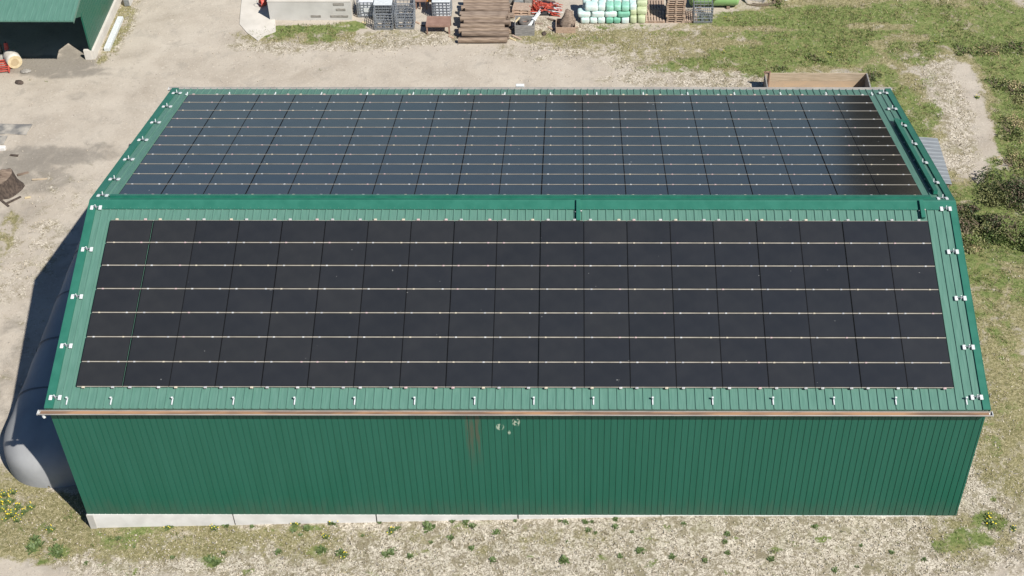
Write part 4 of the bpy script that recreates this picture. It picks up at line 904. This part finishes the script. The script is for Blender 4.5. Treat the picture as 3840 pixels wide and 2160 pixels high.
p = at(1902, 14); tu = thing('round_trough', 'large round grey trough tipped up beside the lime green tank', 'trough', (p.x, p.y + .75, .15), (radians(38), radians(-8), 0))
MB().lathe([(.3, -.05), (.62, 0), (.74, .32), (.70, .32), (.58, .06), (.2, .02)], 26).build('bowl', M['stone'], tu, True)
ho = thing('brown_hose', 'brown hose looped on the ground under the round trough', 'hose', (p.x + .25, p.y + .1, 0)); mb = MB(); mb.tube([(1.0 * cos(t), .55 * sin(t) + .35, .05 + .02 * sin(3 * t)) for t in np.linspace(-2.6, .8, 18)], .045, 6); mb.tube([(.92 * cos(t) + .05, .5 * sin(t) + .38, .12) for t in np.linspace(-2.2, .9, 16)], .04, 6); mb.build('coil', M['twig'], ho)
p = at(1975, 2); tag(MB().box((p.x + .3, p.y + .4, .25), (.9, .5, .5), rz=.4, bev=.04).build('pale_crate', M['white']), 'pale box at the top edge of the photo on the meadow', 'box')

# ------------------------------------------------------------------ bushes and weeds
def foliage(name, n, rx, ry, rz, leaf, mats, seed, parent, lumps=13):
    r = np.random.default_rng(seed); cs = r.normal(0, .5, (lumps, 3)); cs[:, :2] = np.clip(cs[:, :2], -.62, .62); cs[:, 2] = np.abs(cs[:, 2]) * .8; sz = r.uniform(.22, .55, lumps)
    k = r.integers(0, lumps, n); d = r.normal(0, 1, (n, 3)); d /= np.linalg.norm(d, axis=1)[:, None]; rad = r.uniform(.35, 1.0, n) ** .5
    c = cs[k] + d * (sz[k] * rad)[:, None]; c[:, 2] = np.abs(c[:, 2]); c *= np.array([rx, ry, rz])
    a = r.normal(0, 1, (n, 3)); a /= np.linalg.norm(a, axis=1)[:, None]; b = np.cross(a, r.normal(0, 1, (n, 3))); b /= np.linalg.norm(b, axis=1)[:, None]
    s = leaf * r.uniform(.6, 1.4, n)[:, None]
    V = np.stack([c - a * s, c - b * s * .5, c + a * s, c + b * s * .5], 1).reshape(-1, 3); F = np.arange(4 * n).reshape(-1, 4)
    mi = np.clip(k % len(mats) + (r.random(n) < .2), 0, len(mats) - 1)
    o = raw_mesh(name, V, F, mats, mi); o.parent = parent; return o
def bush(px, py, rx, ry, rz, n, mats, seed, label, name='bush', leaf=.085, dz=0):
    p = at(px, py); t = thing(name, label, 'bush', (p.x, p.y, p.z - .03), (0, 0, seed), 'bushes along the right edge of the yard')
    mb = MB(); r = random.Random(seed)
    for k in range(9):
        a = r.uniform(0, 2 * pi); e = Vector((cos(a) * rx * .6, sin(a) * ry * .6, rz * r.uniform(.6, 1.0))); mb.cyl((0, 0, 0), e * .55, .03, 5, .02).cyl(e * .55, e + Vector((0, 0, .1)), .02, 5, .008)
    mb.build('stems', M['twig'], t); foliage('foliage', n, rx, ry, rz, leaf, mats, seed, t); return t
G1, G2, G3 = [M['grass2'], M['leaf1'], M['leaf3'], M['leaf1']], [M['leaf1'], M['leaf3'], M['leaf3'], M['straw']], [M['leaf2'], M['twig'], M['leaf2'], M['leaf3']]
for k, (px, py, rx, ry, rz, n, mm, lab) in enumerate((
    (2545, 500, 1.5, 1.7, 1.5, 5200, G3, 'largest dark bush at the right edge of the photo'),
    (2480, 575, 1.2, 1.4, .8, 4200, G3, 'dark low bush between the barn and the largest bush'),
    (2560, 610, 1.1, 1.3, 1.0, 3600, G1, 'dark green bush just below the largest bush'),
    (2418, 545, .8, .9, .5, 2000, G3, 'brownish low scrub right of the sheet canopy'),
    (2435, 610, .8, .9, .5, 2200, G2, 'low green scrub close to the right gable'),
    (2550, 420, .9, 1.0, .9, 2600, G2, 'pale green scrub above the largest bush at the right edge'),
    (2545, 330, 1.0, 1.1, .9, 2800, G2, 'green scrub at the right edge beside the pale track'),
    (2560, 235, 1.0, 1.2, .9, 2800, G2, 'mid green bush at the right edge above the pale track'),
    (2505, 215, .7, .8, .6, 1700, G1, 'small bush left of the mid green one at the right edge'),
    (2490, 130, .8, .9, .5, 1900, G2, 'low bush on the meadow above the pale track'),
    (2420, 130, .7, .7, .4, 1500, G1, 'low dark bush on the meadow left of its neighbour'),
    (2560, 120, .8, .9, .6, 1900, G1, 'low bush on the meadow at the upper right edge'),
    (2055, 150, .7, .4, .35, 1200, G1, 'low dark clump on the green bank behind the timber bin'),
    (1960, 172, .5, .35, .3, 900, G1, 'small dark clump on the green bank left of the timber bin'),
    (2196, 196, .6, .5, .45, 1100, G3, 'brownish scrub beside the right end of the timber bin'),
    (1955, 10, .6, .5, .5, 1100, G1, 'small bush beside the brown hose at the top of the photo'))):
    bush(px, py, rx * 1.15, ry * 1.15, rz * (.85 if k in (0, 2) else (.6 if k < 5 else .42)), int(n * (1.25 if k < 5 else .42)), mm, k + 3, lab, leaf=.06)
def weed_mesh(seed, flowers=0):
    r = random.Random(seed); mb = MB()
    for k in range(46):
        a = r.uniform(0, 2 * pi); L = r.uniform(.07, .19); e = r.uniform(.1, .9); b = Vector((r.gauss(0, .05), r.gauss(0, .05), 0)); d = Vector((cos(a) * cos(e), sin(a) * cos(e), sin(e))) * L; s = Vector((-sin(a), cos(a), 0)) * L * .24
        mb.add([b, b + d * .55 + s, b + d, b + d * .55 - s], [(0, 1, 2, 3)])
    return mb.mesh('leaves', M['weed'])
wm = [weed_mesh(k) for k in range(3)]
def flower_mesh(seed):
    r = random.Random(seed); mb = MB()
    for k in range(5): mb.lathe([(.010, 0), (.026, .010), (.008, .016)], 6, (r.gauss(0, .09), r.gauss(0, .09), r.uniform(.10, .2)))
    return mb.mesh('blossom', M['yellow'])
fmh = [flower_mesh(k) for k in range(3)]
WG = 'green weeds growing before the near wall'
for k, (px, py, s) in enumerate(((1080, 1326, 1.5), (1189, 1324, .9), (1250, 1340, 1), (1172, 1316, .7), (772, 1330, 1), (738, 1336, .9), (810, 1386, 1.2), (856, 1392, 1.1), (985, 1390, 1.2), (970, 1396, 1), (1134, 1354, .9), (1610, 1386, 1.2), (1417, 1410, 1.2), (1691, 1402, .9), (90, 1358, 1.5), (82, 1378, 1.5), (100, 1370, 1.2), (143, 1384, 1.7), (150, 1394, 1.3), (1240, 1410, .9), (530, 1410, 1.3), (545, 1418, 1), (700, 1390, .9), (1560, 1400, .8), (1830, 1392, .7), (570, 1322, .9), (1000, 1330, .8), (1030, 1400, .8), (1480, 1335, .8), (1720, 1318, .8), (2050, 1325, .8), (1940, 1408, .9))):
    t = thing('weed', 'low green weed growing in the gravel before the green wall', 'weed', at(px, py), (0, 0, k * 1.7), WG); t.scale = (s, s, s)
    o = bpy.data.objects.new('leaves', wm[k % 3]); COL.objects.link(o); o.parent = t
wr = random.Random(21)
for k in range(58):
    px, py = wr.uniform(60, 2330), wr.uniform(1318, 1440)
    if k > 25: px, py = wr.uniform(300, 1700), 1319 - (wr.random() * 5) - 10 * (px - 60) / 2270
    if wr.random() < .35: px = wr.uniform(200, 1700)
    t = thing('weed', 'low green weed growing in the gravel before the green wall', 'weed', at(px, py), (0, 0, k * 1.3), WG); q = wr.uniform(.4, .85); t.scale = (q, q, q)
    o = bpy.data.objects.new('leaves', wm[k % 3]); COL.objects.link(o); o.parent = t
for k, (px, py, s) in enumerate(((745, 1317, 1), (838, 1315, 1.2), (986, 1336, 1), (425, 1326, .9), (540, 1330, .9), (868, 1398, .9), (24, 1262, 1.2), (12, 1245, 1), (45, 1278, 1.2), (78, 1276, 1), (30, 1296, 1.2), (20, 1302, 1), (8, 1280, 1), (44, 1310, .9), (300, 1310, .9), (130, 1332, .9), (2450, 1050, .9), (2488, 1300, .9), (2492, 1316, 1.3), (820, 1352, .8), (2550, 1330, .8), (1822, 133, .8), (2088, 136, .8), (1825, 46, .6), (2458, 245, .8), (2355, 108, .6), (60, 1290, 1), (5, 1262, 1), (34, 1240, .9))):
    near = py > 1000
    t = thing('flowering_weed', 'weed with yellow blossoms growing around the near side of the barn' if near else 'weed with yellow blossoms growing on the meadow behind the barn', 'weed', at(px, py), (0, 0, k * 2.1), 'yellow weeds near the barn' if near else 'yellow weeds on the meadow'); t.scale = (s * 1.1, s * 1.1, s)
    for nm, me in (('leaves', wm[k % 3]), ('blossom', fmh[k % 3])):
        o = bpy.data.objects.new(nm, me); COL.objects.link(o); o.parent = t
